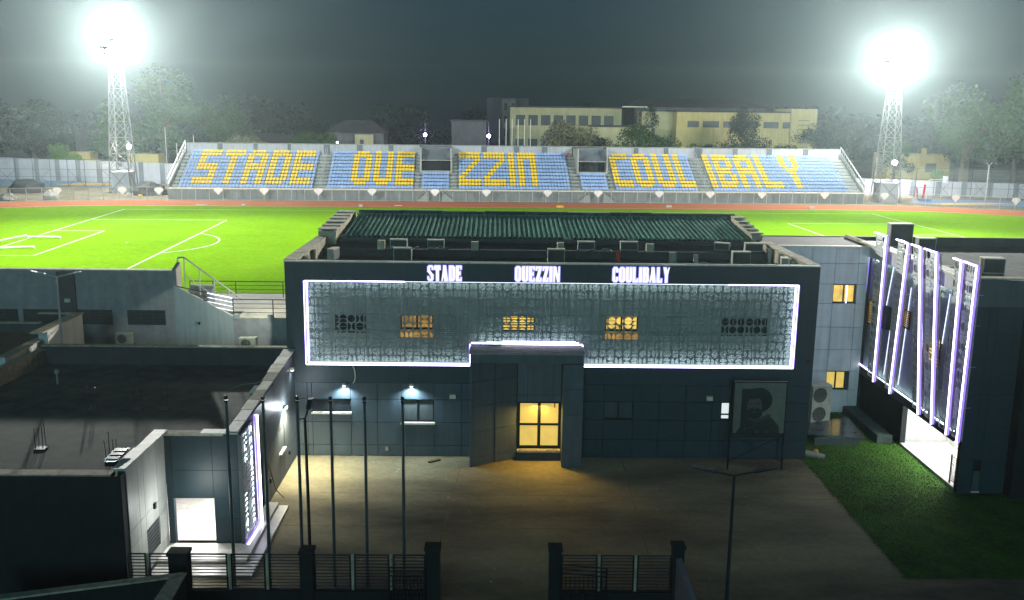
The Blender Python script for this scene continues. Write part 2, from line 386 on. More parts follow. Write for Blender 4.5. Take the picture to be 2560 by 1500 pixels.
G = {
 'S': ['######', '######', '##....', '##....', '######', '######', '....##', '....##', '######', '######'],
 'T': ['######', '######', '..##..', '..##..', '..##..', '..##..', '..##..', '..##..', '..##..', '..##..'],
 'A': ['.####.', '######', '##..##', '##..##', '######', '######', '##..##', '##..##', '##..##', '##..##'],
 'D': ['#####.', '######', '##..##', '##..##', '##..##', '##..##', '##..##', '##..##', '######', '#####.'],
 'E': ['######', '######', '##....', '##....', '######', '######', '##....', '##....', '######', '######'],
 'O': ['.####.', '######', '##..##', '##..##', '##..##', '##..##', '##..##', '##..##', '######', '.####.'],
 'U': ['##..##', '##..##', '##..##', '##..##', '##..##', '##..##', '##..##', '##..##', '######', '.####.'],
 'Z': ['#######', '#######', '.....##', '....##.', '...##..', '..##...', '.##....', '##.....', '#######', '#######'],
 'I': ['##']*10,
 'n': ['######', '######', '##..##', '##..##', '##..##', '##..##', '##..##', '##..##', '##..##', '##..##'],
 'C': ['.#####', '######', '##....', '##....', '##....', '##....', '##....', '##....', '######', '.#####'],
 'L': ['##...', '##...', '##...', '##...', '##...', '##...', '##...', '##...', '#####', '#####'],
 'l': ['##....', '##....', '##....', '##....', '##....', '##....', '##....', '##....', '######', '######'],
 'B': ['#####.', '######', '##..##', '##..##', '#####.', '#####.', '##..##', '##..##', '######', '#####.'],
 'Y': ['##..##', '##..##', '##..##', '##..##', '.####.', '..##..', '..##..', '..##..', '..##..', '..##..'],
}
SEC = [(2.86, 22.97, 38, [(3, 'S'), (10, 'T'), (17, 'A'), (24, 'D'), (31, 'E')], 11),
       (25.15, 38.32, 27, [(7, 'O'), (14, 'U'), (21, 'E')], 11),
       (39.6, 43.8, 9, [], 5),
       (45.33, 62.7, 35, [(0, 'Z'), (8, 'Z'), (16, 'I'), (19, 'n')], 11),
       (64.5, 68.6, 9, [], 5),
       (69.8, 82.8, 26, [(0, 'C'), (7, 'O'), (14, 'U'), (21, 'L')], 11),
       (85.28, 106.9, 43, [(0, 'I'), (3, 'B'), (10, 'A'), (17, 'l'), (25, 'Y')], 11)]
rest = {0: MB(), 1: MB()}; n_seat = 0
for r in range(NR):                                # r = 0 nearest row
    for x0, x1, n, lets, nr in SEC:
        if r >= nr: continue
        for i in range(n):
            yel = False; gr = 9-(r-1)
            if r >= 1:
                for c0, ch in lets:
                    gg = G[ch][gr]
                    if 0 <= i-c0 < len(gg) and gg[i-c0] == '#': yel = True
            X = x0+(i+.5)*(x1-x0)/n; loc = (X, YB+TR_*r, ZB+RI*r)
            if r == 10 and x0 == 45.33 and i == n-1: pass
            if n_seat < 300: inst('seat', me_y if yel else me_b, gs, loc); n_seat += 1
            else:
                mb = rest[1 if yel else 0]; b = len(mb.v)
                mb.v += [(a[0]+loc[0], a[1]+loc[1], a[2]+loc[2]) for a in smb.v]; mb.f += [tuple(q+b for q in ff) for ff in smb.f]
rest[0].build('blue_seating', seat_blue, gs, kind='stuff', label='blue seats of the upper rows')
rest[1].build('yellow_seating', seat_yel, gs, kind='stuff', label='yellow seats spelling the words')
s = MB(); s.v = [(a[0]+63.2, a[1]+YB+TR_*10, a[2]+ZB+RI*10) for a in smb.v]; s.f = list(smb.f); s.build('red_seat', seat_red, gs, label='single red seat at the end of the top row')
# rear wall: pale panels between grey pillars
wx = [1.64, 6.53, 7.29, 12.26, 12.9, 17.7, 18.21, 23.48, 24.45, 28.83, 29.74, 33.95, 34.66, 39.02, 44.04, 49.08, 49.93, 54.4, 55.19, 59.02, 59.88, 63.98, 69.63, 74.3, 74.97, 79.32, 79.99, 84.49, 85.7, 90.96, 91.64, 96.65, 97.47, 102.84, 103.66, 109.2]
yw = 25.9
for i in range(0, len(wx), 2):
    p = MB(); p.w(wx[i]+.02, wx[i+1]-.02, yw, yw+.15, 5.6, 7.95); p.build('wall_panel', wallp, gs)
    if i+2 < len(wx) and wx[i+2]-wx[i+1] < 3:
        p = MB(); p.w(wx[i+1], wx[i+2], yw-.12, yw+.25, 5.6, 7.98); p.build('pillar', pillar_m, gs)
p = MB(); p.w(XL, XR, yw-.05, yw+.25, 7.99, 8.07); p.build('wall_coping', stand_m, gs)
for a, b in VOM:                                    # the two entrance openings
    v_ = MB(); y0 = YB-.25+TR_*5
    v_.w(a-.1, a+.1, y0, yw-.1, 2.5, 7.8); v_.w(b-.1, b+.1, y0, yw-.1, 2.5, 7.8)
    v_.build('side_wall', stand_m, gs)
    v_ = MB()
    v_.poly([(a+.12, y0+3.2, 7.7), (b-.12, y0+3.2, 7.7), (b-1.2, y0+1.0, 5.9), (a+1.2, y0+1.0, 5.9)])
    v_.poly([(a+.12, y0+3.2, 7.7), (a+1.2, y0+1.0, 5.9), (a+.12, y0+.2, 5.9)]); v_.poly([(b-.12, y0+3.2, 7.7), (b-.12, y0+.2, 5.9), (b-1.2, y0+1.0, 5.9)])
    v_.w(a+.1, b-.1, y0+3.25, yw, 7.5, 7.95)
    v_.build('canopy', pillar_m, gs)
    v_ = MB(); v_.w(a+.1, b-.1, y0+2.2, y0+2.4, 3.5, 6.2); v_.build('opening_shade_sheet', tarp, gs)  # dark sheet put in for the shade inside the entrance
    v_ = MB(); v_.w(a+.1, b-.1, y0-.02, y0+.06, 3.6, 4.3); v_.build('parapet', stand_m, gs)
    v_ = MB()
    for x in (a+.1, b-.1): v_.bar((x, y0, 4), (x, y0, 7.9), .05)
    v_.bar((a+.1, y0, 5.9), (b-.1, y0, 5.9), .05)
    v_.build('handrail', galv_w, gs)
for x, sx in ((XL, -1), (XR, 1)):                   # sloping end rails
    v_ = MB(); a = (x, 13.6, .2); 
    lo, hi = Vector((x+sx*.15, 15.2, 3.0)), Vector((x+sx*.15, 25.9, 8.4))
    v_.bar(lo, hi, .09); v_.bar(lo-Vector((0, 0, .9)), hi-Vector((0, 0, .9)), .05)
    v_.bar((x+sx*.15, 15.2, 0), lo, .08); v_.bar(hi-Vector((0, 0, 3)), hi, .08)
    for i in range(1, 12): q = lo.lerp(hi, i/12); v_.bar(q-Vector((0, 0, 1.3)), q, .035)
    v_.build('end_railing', galv, gs)
    v_ = MB(); v_.prism([(x, 15.2, 0), (x, 25.9, 0), (x, 25.9, 7.2), (x, 15.2, 1.9)], (sx*.12, 0, 0)); v_.build('end_wall', stand_m, gs)
for x in (24.1, 84.1):                              # thin aisle handrails
    v_ = MB()
    for dx in (-.15, .15):
        v_.bar((x+dx, YB, 2.4), (x+dx, YB+9.3, 7.6), .03)
        for i in range(6): v_.bar((x+dx, YB+.3+i*1.75, 1.6+i*.93), (x+dx, YB+.3+i*1.75, 2.6+i*.97), .025)
    v_.build('aisle_handrail', galv, gs)
for x in (41.75, 66.6):                             # small stair flights behind the perimeter fence
    for sx in (-1, 1):
        v_ = MB()
        for k_ in range(5): v_.w(min(x+sx*(1.0+k_*.35), x+sx*(1.35+k_*.35)), max(x+sx*(1.0+k_*.35), x+sx*(1.35+k_*.35)), 14.2, 14.9, -.05, 1.4-k_*.28)
        v_.bar((x+sx*1.0, 14.2, 2.3), (x+sx*2.9, 14.2, .9), .04); v_.bar((x+sx*1.0, 14.2, 1.9), (x+sx*2.9, 14.2, .5), .03); v_.bar((x+sx*2.9, 14.2, 0), (x+sx*2.9, 14.2, .9), .04)
        v_.build('stair', stand_m, gs)
for i, x in enumerate((51.98, 53.09, 54.07, 55.06, 56.1, 57.09)):
    wds = ('first', 'second', 'third', 'fourth', 'fifth', 'sixth')[i]
    p = MB(); p.bar((x, 26.4, 5), (x, 26.4, 12.35), .055, 6); p.bar((x, 26.4, 7.2), (x, 26.4, 7.5), .11, 6)
    p.build('flagpole', galv_w, loc=(x, 26.4, 5), st=True, label=wds+' from the street lamps of six thin white flagpoles behind the grandstand wall', cat='flagpole', group='flagpoles behind the grandstand')

# ------------------------------------------------------------------ perimeter fence with emblems
fence = thing('perimeter_fence', 'galvanised mesh fence with white bird emblems along the outer edge of the running track', 'fence', (1, 13.2, 0), st=True)
OV = oval(8.4, 60)
front = [(x, 13.2) for x in [103-2.02*i for i in range(51)]]
lft = [p for p in OV[:61]][1:28]; rgt = [p for p in OV[61:]][-28:-1][::-1]
pole_me = MB().bar((0, 0, 0), (0, 0, 1.95), .045).mesh('post', galv)
def resample(pts, d):
    out = [pts[0]]; acc = 0
    for a, b in zip(pts, pts[1:]):
        L_ = math.dist(a, b); t = d-acc
        while t <= L_:
            out.append((a[0]+(b[0]-a[0])*t/L_, a[1]+(b[1]-a[1])*t/L_)); t += d
        acc = L_-(t-d)
    return out
allp = [resample([(1, 13.2)]+lft, 2.05), front, resample([(103, 13.2)]+rgt, 2.05)]
rail, rail2, netm = MB(), MB(), MB()
for pts in allp:
    for p in pts: inst('post', pole_me, fence, (p[0], p[1], 0))
    for a, b in zip(pts, pts[1:]):
        rail.bar((*a, 1.93), (*b, 1.93), .035); rail2.bar((*a, .12), (*b, .12), .03)
        netm.poly([(*a, .15), (*b, .15), (*b, 1.88), (*a, 1.88)])
rail.build('top_rail', galv, fence); rail2.build('bottom_rail', galv, fence)
nm = bpy.data.materials.new('wire_mesh'); nm.use_nodes = True; t = nm.node_tree; b = t.nodes['Principled BSDF']
b.inputs['Base Color'].default_value = (.5, .52, .5, 1); b.inputs['Alpha'].default_value = .16
netm.build('mesh_infill', nm, fence)
def emblem():                                       # two-headed spread-winged bird, a cut plate
    half = [(0, .5), (.08, .62), (.18, .58), (.14, .46), (.3, .56), (.5, .5), (.62, .3), (.60, .05), (.5, .16), (.46, -.1), (.36, .02), (.33, -.25), (.22, -.1), (.18, -.42), (.08, -.3), (0, -.5)]
    outl = half + [(-x, z) for x, z in half[::-1][1:-1]]
    e = MB(); e.prism([(x*1.05, 0, z*1.05) for x, z in outl][::-1], (0, -.05, 0))
    return e.mesh('emblem', emblem_m)
em = emblem()
EX = [-4.3, .99, 9.44, 16.2, 24.24, 32.24, 41.7, 49.5, 58.85, 66.6, 76.06, 84, 92.1, 102.0]
for x in EX:
    y = 13.1 if x >= 1 else 12.2
    inst('emblem', em, fence, (x, y, 1.35))
for j, idx in ((0, 7), (2, 4), (2, 9), (2, 13)):
    p = allp[j][min(idx, len(allp[j])-1)]; inst('emblem', em, fence, (p[0], p[1]-.15, 1.35))

# ------------------------------------------------------------------ perimeter wall far left / right (F frame)
def panel_wall(name, label, a, b, z0, z1a, z1b, n, pier=.9):
    a, b = Vector((*a, 0)), Vector((*b, 0)); d = (b-a); L_ = d.length; U = d/L_; N = Vector((U.y, -U.x, 0))
    w_ = thing(name, label, 'wall', (a.x, a.y, z0))
    for i in range(n):
        t0, t1 = i/n, (i+1)/n; m_ = MB((a.x, a.y, 0), U, N); z1 = z1a+(z1b-z1a)*t0
        m_.box(L_*t0, L_*t1-pier, -.1, .1, z0, z1); m_.build('wall_panel', wallp, w_)
        m_ = MB((a.x, a.y, 0), U, N); m_.box(L_*t1-pier, L_*t1, -.18, .16, z0, z1+.02); m_.build('pillar', pillar_m, w_)
panel_wall('perimeter_wall', 'pale panelled boundary wall with grey pillars behind the blue basketball court', (-98, 134), (-41, 124), 4.0, 8.3, 7.6, 14)
panel_wall('perimeter_wall', 'pale panelled boundary wall with grey pillars behind the floodlight tower with the yellow house', (67, 121), (122, 113), 4.0, 6.9, 6.2, 13)

# ------------------------------------------------------------------ floodlight towers
def tower(name, label, base, w0, w1, H, headz, boxh, face):
    T_ = thing(name, label, 'floodlight tower', (base[0], base[1], 4.1), group='floodlight towers')
    x0, y0, z0 = base[0], base[1], 4.1
    def cor(z):
        w_ = w0+(w1-w0)*(z/H); w_ /= 2
        return [Vector((x0+sx*w_, y0+sy*w_, z0+z)) for sx, sy in ((-1, -1), (1, -1), (1, 1), (-1, 1))]
    zs = [0]; st = boxh
    n = 7; zs += [boxh+(H-boxh)*i/n for i in range(n+1)]
    for i in range(4):
        l = MB(); l.bar(cor(0)[i], cor(H)[i], .11, 6, .08); l.build('leg', mast_m, T_)
    for a, b in zip(zs[1:], zs[2:]):
        A, B = cor(a), cor(b); br = MB()
        for i in range(4):
            j = (i+1) % 4
            br.bar(A[i], B[j], .05); br.bar(A[j], B[i], .05); br.bar(B[i], B[j], .055)
            c_ = (A[i]+B[j]+A[j]+B[i])/4
            if i in (0, 2): br.w(c_.x-.14, c_.x+.14, c_.y-.05, c_.y+.05, c_.z-.14, c_.z+.14)
        br.build('bracing', mast_m, T_)
    A, B = cor(0), cor(boxh); c_ = MB()
    for i in range(4): c_.bar(A[i], B[(i+1) % 4], .05); c_.bar(A[(i+1) % 4], B[i], .05); c_.bar(B[i], B[(i+1) % 4], .06)
    c_.build('base_bracing', mast_m, T_)
    q = w0/2*.82
    c_ = MB(); c_.w(x0-q, x0+q, y0-q, y0+q, z0, z0+boxh-.3); c_.build('base_box', wallp, T_)
    # head: frame with rows of floodlights leaning to the pitch
    U = Vector((-face[1], face[0], 0)).normalized(); N = Vector((face[0], face[1], 0)).normalized()
    hd = MB((x0, y0, headz), U, N)
    for k_ in range(4): hd.box(-2.5, 2.5, .30, .38, -1.75+k_*1.2-.02, -1.75+k_*1.2+.02)
    for u in (-2.5, -.9, .9, 2.5): hd.box(u-.025, u+.025, .22, .30, -2.2, 2.0)
    hd.box(-1.0, 1.0, -.9, .25, -2.4, -2.28)
    hd.build('head_frame', galv, T_)
    for k_ in range(4):
        for i in range(6):
            c = hd.o+U*(-2.1+i*.84)+N*.55+Vector((0, 0, -1.75+k_*1.2))
            l = MB(); d = (N*1.0+Vector((0, 0, -.45))).normalized()
            l.bar(c, c+d*.22, .20, 8, .33); fl = l.build('floodlight', galv, T_)
            l = MB(); l.bar(c+d*.221, c+d*.235, .30, 8); l.build('lens', flood_e, fl)
    return hd.o+N*1.2
TL = (-49.9, 108.0); TR = (73.2, 105.0)
pl = tower('floodlight_tower', 'lattice floodlight tower with blazing white head beside the grandstand end with the letter S', TL, 3.4, 1.5, 21.5, 28.0, 3.6, (.55, -.83))
pr_ = tower('floodlight_tower', 'lattice floodlight tower with blazing white head beside the grandstand end with the letter Y', TR, 3.5, 1.5, 19.5, 26.2, 3.4, (-.55, -.83))
SCALE = 1.0
light('floodlight_glow', 'POINT', pl, 75000*SCALE, (1, 1, .95), 1.6)
light('floodlight_glow', 'POINT', pr_, 65000*SCALE, (1, 1, .93), 1.6)
for p, tg in ((pl, (-10, 55, 4)), (pr_, (45, 55, 4))):
    light('floodlight_beam', 'SPOT', p, 480000*SCALE, (1, 1, .93), .8, p+(Vector((CAM.x-p.x, CAM.y-p.y, 0)).normalized()+Vector((0, 0, .55))), 132, .35)
# matching towers stand at the near corners, outside the picture; their beams are aimed at pitch and stand
for (tx, ty), tg, tl_ in (((-46, 12), (0, 96, 6), 'floodlight mast beyond the long grey block at a near corner of the pitch'), ((76, 14), (30, 98, 6), 'floodlight mast beyond the fin wing at a near corner of the pitch')):
    T_ = thing('floodlight_tower', tl_, 'floodlight tower', (tx, ty, 4.1), group='floodlight towers')
    l = MB(); l.bar((tx, ty, 4.1), (tx, ty, 34), .35, 8, .2); l.build('mast', galv, T_)
    l = MB(); l.w(tx-2, tx+2, ty-.1, ty+.1, 33, 36); l.build('head_frame', galv, T_)
    light('floodlight_beam', 'SPOT', (tx, ty+1, 34.5), 228000*SCALE, (1, 1, .96), .8, tg, 104, 1.0)

# small lamps: on tower L, tower R, street lamps behind the stand
def street_bulb(name, label, p, z0, me, r=.35, power=0, col=(1, 1, 1), group=None):
    t = thing(name, label, 'street lamp', (p[0], p[1], z0), group=group)
    l = MB(); l.bar((p[0], p[1]+.1, z0), (p[0], p[1]+.1, p[2]+3.0), .07, 6); l.build('pole', steel_dk, t)
    l = MB(); l.ball((p[0], p[1]-.3, p[2]), r, 8, 6); l.build('lamp', me, t)
    l = MB(); l.bar((p[0], p[1]+.1, p[2]+r), (p[0], p[1]-.5, p[2]+r+.05), .05); l.build('bracket', steel_dk, t)
    if power: light('street_lamp_light', 'POINT', (p[0], p[1]-.9, p[2]), power, col, .3)
street_bulb('street_lamp', 'violet street lamp on a dark pole behind the vomitory next to the word ending', (-4.2, 150, 12.7), 4, lamp_v, .32, 3000, (.6, .45, 1), 'street lamps behind the grandstand')
street_bulb('street_lamp', 'violet street lamp on a dark pole just beside the six white flagpoles', (8.8, 150, 12.6), 4, lamp_v, .36, 3000, (.6, .45, 1), 'street lamps behind the grandstand')
street_bulb('street_lamp', 'faint pinkish lamp glimpsed low above the grandstand wall near the small lit house', (-20.5, 140, 11.3), 4, lamp_w, .16, 500, (1, .7, .9), 'street lamps behind the grandstand')
street_bulb('street_lamp', 'bright white street lamp seen through the lattice of the floodlight tower', (-50.3, 112.5, 11.2), 4, lamp_w, .42, 8000, (1, .95, .85), 'street lamps beside the courts')
street_bulb('street_lamp', 'bright white street lamp glaring in front of the yellow house', (79.5, 118, 9.8), 4, lamp_w, .45, 8000, (1, .92, .95), 'street lamps beside the courts')

# ------------------------------------------------------------------ courts, hoops, cages
g = MB(); g.w(-92, -53, 118, 131, 4.06, 4.10); g.build('basketball_court', court_b, kind='structure')
g = MB(); g.poly([(-66.5, 120.2, 4.105), (-54.5, 120.2, 4.105), (-54.5, 125.5, 4.105), (-64, 125.5, 4.105)]); g.build('court_key_area', court_y, kind='structure')
g = MB(); g.poly([(77, 105, 4.10), (81, 101, 4.10), (118, 97.5, 4.10), (118, 109, 4.10), (81, 111, 4.10)]); g.build('basketball_court', court_b, kind='structure')
g = MB(); g.poly([(76.6, 105.2, 4.107), (77.4, 105.2, 4.107), (82, 101.2, 4.107), (81, 100.8, 4.107)]); g.poly([(82, 101.3, 4.108), (94, 104, 4.108), (91, 106, 4.108), (80, 104, 4.108)])
g.poly([(108, 103, 4.107), (118, 101, 4.107), (118, 105, 4.107)]); g.build('court_key_area', court_y, kind='structure')
def hoop(loc, sx, label):
    x, y, z = loc; h = thing('basketball_hoop', label, 'basketball hoop', loc, group='basketball hoops')
    b = MB(); b.bar((x, y, z), (x-sx*.2, y, z+2.7), .20); b.build('padded_post', red_m, h)
    b = MB(); b.bar((x+sx*.9, y, z+.3), (x+sx*1.1, y, z+2.2), .13); b.build('rear_post', red_m, h)
    b = MB(); b.bar((x-sx*.2, y, z+2.7), (x-sx*1.2, y, z+3.5), .09); b.bar((x-sx*1.2, y, z+3.5), (x-sx*3.4, y, z+3.6), .09); b.bar((x+sx*1.1, y, z+2.2), (x-sx*1.2, y, z+3.7), .06); b.bar((x-sx*1.2, y, z+3.2), (x-sx*3.4, y, z+3.3), .06); b.build('arm', galv_w, h)
    b = MB(); b.w(min(x-sx*3.4, x-sx*3.5), max(x-sx*3.4, x-sx*3.5), y-.9, y+.9, z+3.0, z+4.05); b.build('backboard', wallp, h)
    b = MB(); pts = [(x-sx*(3.8)+.25*math.cos(a*.785), y+.25*math.sin(a*.785), z+3.15) for a in range(9)]; b.path(pts, .03, 4); b.build('rim', red_m, h)
    b = MB(); b.w(x-.6, x+1.2, y-.5, y+.5, z, z+.4); b.build('base_weight', court_b, h)
hoop((-54.3, 119.5, 4.1), 1, 'red and white basketball hoop beside the lattice tower with the lamp')
hoop((80.6, 107.8, 4.1), -1, 'red and white basketball hoop on the blue court near the yellow house')
def cage(loc, n, d, U, h, label):
    c = thing('court_cage', label, 'ball cage', loc)
    o = Vector(loc); U = Vector(U).normalized()
    for i in range(n+1):
        b = MB(); b.bar(o+U*d*i, o+U*d*i+Vector((0, 0, h)), .05); b.build('post', steel_dk if h < 6 else galv, c)
    b = MB()
    for zz in (h, h*.63, h*.35): b.bar(o+Vector((0, 0, zz)), o+U*d*n+Vector((0, 0, zz)), .035)
    for i in range(0, n, 2):
        b.bar(o+U*d*i, o+U*d*(i+1)+Vector((0, 0, h*.63)), .03); b.bar(o+U*d*(i+1), o+U*d*i+Vector((0, 0, h*.63)), .03)
    b.build('brace', steel_dk, c)
    b = MB()
    b.poly([o+Vector((0, 0, .1)), o+U*d*n+Vector((0, 0, .1)), o+U*d*n+Vector((0, 0, h)), o+Vector((0, 0, h))]); b.build('netting', nm, c)
cage((-92, 116.5, 4.1), 13, 2.9, (1, .03, 0), 4.6, 'dark steel ball cage with crossed braces along the court behind the goal line')
cage((79, 114.5, 4.1), 13, 3.0, (1, -.15, 0), 5.0, 'dark steel ball cage with crossed braces round the court below the big trees')
for i, (x, y, h) in enumerate(((93.4, 112.5, 9.2), (104.5, 111, 10.2))):
    p = MB(); p.bar((x, y, 4), (x, y, 4+h*.62), .10, 6); p.bar((x, y, 4+h*.62), (x-.5, y, 4+h*.68), .05); p.bar((x, y, 4+h*.62), (x+.5, y, 4+h*.68), .05)
    p.build('court_mast', galv_w, loc=(x, y, 4), cat='mast', group='masts by the courts', label=('white mast with a forked top rising from the cage near the basketball hoop', 'tall white mast with a forked top at the cage edge under the trees')[i])

# ------------------------------------------------------------------ clutter between track and courts
def lump(name, label, cat, c, r, m, sz=.6, sq=1.0):
    random.seed(int(c[0]*7+c[1])); b = MB(); b.ball((0, 0, 0), 1, 10, 7)
    for i, v in enumerate(b.v):
        f_ = 1+random.uniform(-.18, .2); b.v[i] = (c[0]+v[0]*r*f_*sq, c[1]+v[1]*r*f_, c[2]+max(v[2], -.25)*r*sz*f_)
    return b.build(name, m, loc=c, label=label, cat=cat)
lump('tarpaulin', 'dark heap under a tarpaulin between tower and grandstand', 'heap', (-44.3, 104, 4.3), 2.3, tarp, .75, 1.2)
lump('tarpaulin', 'dark tarpaulin heap against the boundary fence beside the blue court', 'heap', (-64.6, 106, 4.3), 2.4, tarp, .7, 1.3)
lump('rubble_sack', 'pale bulging sack beside the fence at the bend of the track', 'sack', (-55.8, 95.4, 4.4), 1.1, sack, .9)
lump('rubble_sack', 'pale sack half hidden by dark sheeting at the track bend', 'sack', (-60.4, 92.0, 4.4), .9, sack, .8)
lump('rubble_sack', 'whitish sack nearest the picture edge behind the mesh fence', 'sack', (-63.2, 90.5, 4.4), .9, sack, .8)
lump('dark_sheeting', 'black sheeting spread between two pale sacks', 'sheeting', (-62.0, 92.5, 4.2), 1.4, tarp, .6, 1.6)
lump('paint_bucket', 'small white tub beside the tower base', 'bucket', (-46.5, 101, 4.3), .35, sack, 1)
lump('paint_bucket', 'yellowish tub by the gap in the fence', 'bucket', (-43.8, 98.5, 4.3), .35, court_y, 1)
for i, (x, y, l_, tx) in enumerate(((8, 5.6, 1.6, 'low pale plank on the track nearest the goal'), (14.5, 5.4, .5, 'small pale block on the track kerb'), (31, 5.5, .5, 'small white post block at the edge of the track by the roof corner'), (59.5, 5.9, 1.0, 'small white and yellow start box on the track'), (36, 6.8, 1.1, 'thin pale slab on the track before the word ending'), (76, 7.3, .8, 'pale scrap lying on the track'), (97.4, 7, .9, 'flat pale scrap on the track by the end of the stand'))):
    p = MB(); p.w(x, x+l_, y, y+.35, 0, .28 if l_ < 1.1 else .1); p.build('track_block', sack if i != 3 else court_y, loc=(x, y, 0), st=True, label=tx, cat='block')

# ------------------------------------------------------------------ goals
gl = thing('football_goal', 'white football goal lying flat on the turf beside the goal line', 'football goal', (-38.9, 52.3, 4.1))
for nm_, A, B in (('crossbar', (-40.0, 44.5, 4.42), (-38.8, 52.4, 4.42)), ('goalpost', (-38.7, 52.35, 4.3), (-35.2, 52.3, 4.3)), ('goalpost', (-40.1, 43.2, 4.3), (-34.55, 45.2, 4.3))):
    b = MB(); b.bar(A, B, .10, 8); b.bar(A, (A[0], A[1], 4.1), .07, 6); b.bar(B, (B[0], B[1], 4.1), .07, 6); b.build(nm_, galv_w, gl)

# ================================================================== CENTRAL BUILDING
cb = thing('stadium_building', 'dark slate entrance building with glowing name letters and a light framed perforated screen', 'building', (0, 0, 0))
def clad(parent, o, U, N, us, zs, holes, m, t=.03, gap=.012, depth=0):
    cache = {}
    for i in range(len(us)-1):
        for j in range(len(zs)-1):
            u0, u1, z0, z1 = us[i], us[i+1], zs[j], zs[j+1]; um, zm = (u0+u1)/2, (z0+z1)/2
            if any(h[0] < um < h[1] and h[2] < zm < h[3] for h in holes): continue
            b = MB(o, U, N); b.box(u0+gap, u1-gap, depth-t, depth, z0+gap, z1-gap); b.build('panel', m, parent)
def window(parent, o, U, N, u0, u1, z0, z1, kind, rec=.16, mull=1, louv=0, sill=None, split=None):
    fr = MB(o, U, N); w_ = .06
    fr.box(u0, u0+w_, -rec, -rec+.07, z0, z1); fr.box(u1-w_, u1, -rec, -rec+.07, z0, z1)
    fr.box(u0+w_, u1-w_, -rec, -rec+.07, z0, z0+w_*1.5); fr.box(u0+w_, u1-w_, -rec, -rec+.07, z1-w_, z1)
    for k in range(mull):
        uc = u0+(u1-u0)*(k+1)/(mull+1); fr.box(uc-.045, uc+.045, -rec-.002, -rec+.08, z0+w_*1.5, z1-w_)
    if split is not None: fr.box(u0+w_, u1-w_, -rec-.001, -rec+.075, split-.04, split+.04)
    f = fr.build('window', frame_m, parent)
    for k in range(mull+1):
        a = u0+(u1-u0)*k/(mull+1)+.05; b_ = u0+(u1-u0)*(k+1)/(mull+1)-.05
        zz = [(z0+w_*1.5, z1-w_)] if split is None else [(z0+w_*1.5, split-.04), (split+.04, z1-w_)]
        for za, zb in zz:
            g_ = MB(o, U, N); g_.box(a, b_, -rec+.01, -rec+.03, za, zb); g_.build('pane', kind, f)
    rv = MB(o, U, N)
    if louv:
        for k in range(louv):
            z = z0+.1+(z1-z0-.2)*k/(louv-1); rv.box(u0+.03, u1-.03, -rec+.09, -rec+.13, z-.022, z+.022)
        rv.build('bars', steel_dk, f)
    if sill:
        rv = MB(o, U, N); rv.box(u0-.05, u1+.05, -rec+.07, .09, z0-.10, z0); rv.build('sill', sill, f)
    return f
X_, NY = (1, 0, 0), (0, -1, 0)
# structural shell
b = MB(); b.w(.06, 27.3, .8, 8.0, 0, 9.4); b.w(.06, 27.3, 8.0, 18.0, 0, 9.85); b.build('core', dark_paint, cb)
# ground storey backing wall (recessed under the frame)
b = MB(); b.w(.06, 27.3, .22, .79, 0, 4.05); b.build('lower_wall', slate, cb)
us = [.02, .95, 1.2, 3.21, 4.6, 5.85, 7.56, 9.0, 9.52]; zs = [.02, .62, 1.88, 2.42, 3.13, 4.02]
clad(cb, (0, 0, 0), X_, NY, us, [.02, .62, 1.88, 3.13, 4.02], [(1.2, 3.21, 2.3, 3.2), (5.85, 7.56, 1.85, 3.2)], blue_clad, t=.2)
b = MB(); b.w(1.2, 3.21, -.001, .2, 1.9, 2.40); b.build('panel', blue_clad, cb)
us = [15.22, 16.48, 18.04, 19.4, 20.8, 22.2, 22.66, 23.17, 24.4, 25.8, 27.33]
clad(cb, (0, 0, 0), X_, NY, us, [.02, 1.0, 2.1, 3.1, 4.02], [(16.48, 18.04, 2.15, 3.05), (22.66, 23.17, 2.15, 3.1)], slate, t=.2)
window(cb, (0, 0, 0), X_, NY, 1.2, 3.21, 2.42, 3.13, glass_dk, mull=0, sill=white_cap)
window(cb, (0, 0, 0), X_, NY, 5.85, 7.56, 1.88, 3.13, glass_pale, mull=1, sill=white_cap)
window(cb, (0, 0, 0), X_, NY, 16.48, 18.04, 2.1, 3.1, glass_pale, mull=1)
window(cb, (0, 0, 0), X_, NY, 22.66, 23.17, 2.1, 3.1, win_white, mull=0, split=2.42)
# upper frame box around the screen
b = MB(); b.w(0, .93, -.02, .79, 4.03, 10.36); b.build('frame_side', slate, cb)
b = MB(); b.w(26.35, 27.36, -.02, .79, 4.03, 10.36); b.build('frame_side', slate, cb)
b = MB(); b.w(.931, 26.349, -.02, .79, 9.41, 10.36); b.build('fascia', slate, cb)
b = MB(); b.w(.931, 26.349, -.02, .79, 4.03, 4.97); b.build('frame_bottom', slate, cb)
b = MB(); b.w(9.45, 15.3, .0, .79, 4.971, 6.12); b.build('frame_step', slate, cb)
b = MB(); b.w(-.03, 27.38, -.05, .30, 10.361, 10.42); b.build('fascia_coping', white_cap, cb)
for x0, x1 in ((2.1, 5.3), (8.9, 12.0), (14.2, 19.1), (20.4, 25.2)):
    b = MB(); b.w(x0, x1, -.055, .05, 10.421, 10.435+.01); b.build('coping_strip', white_cap, cb)
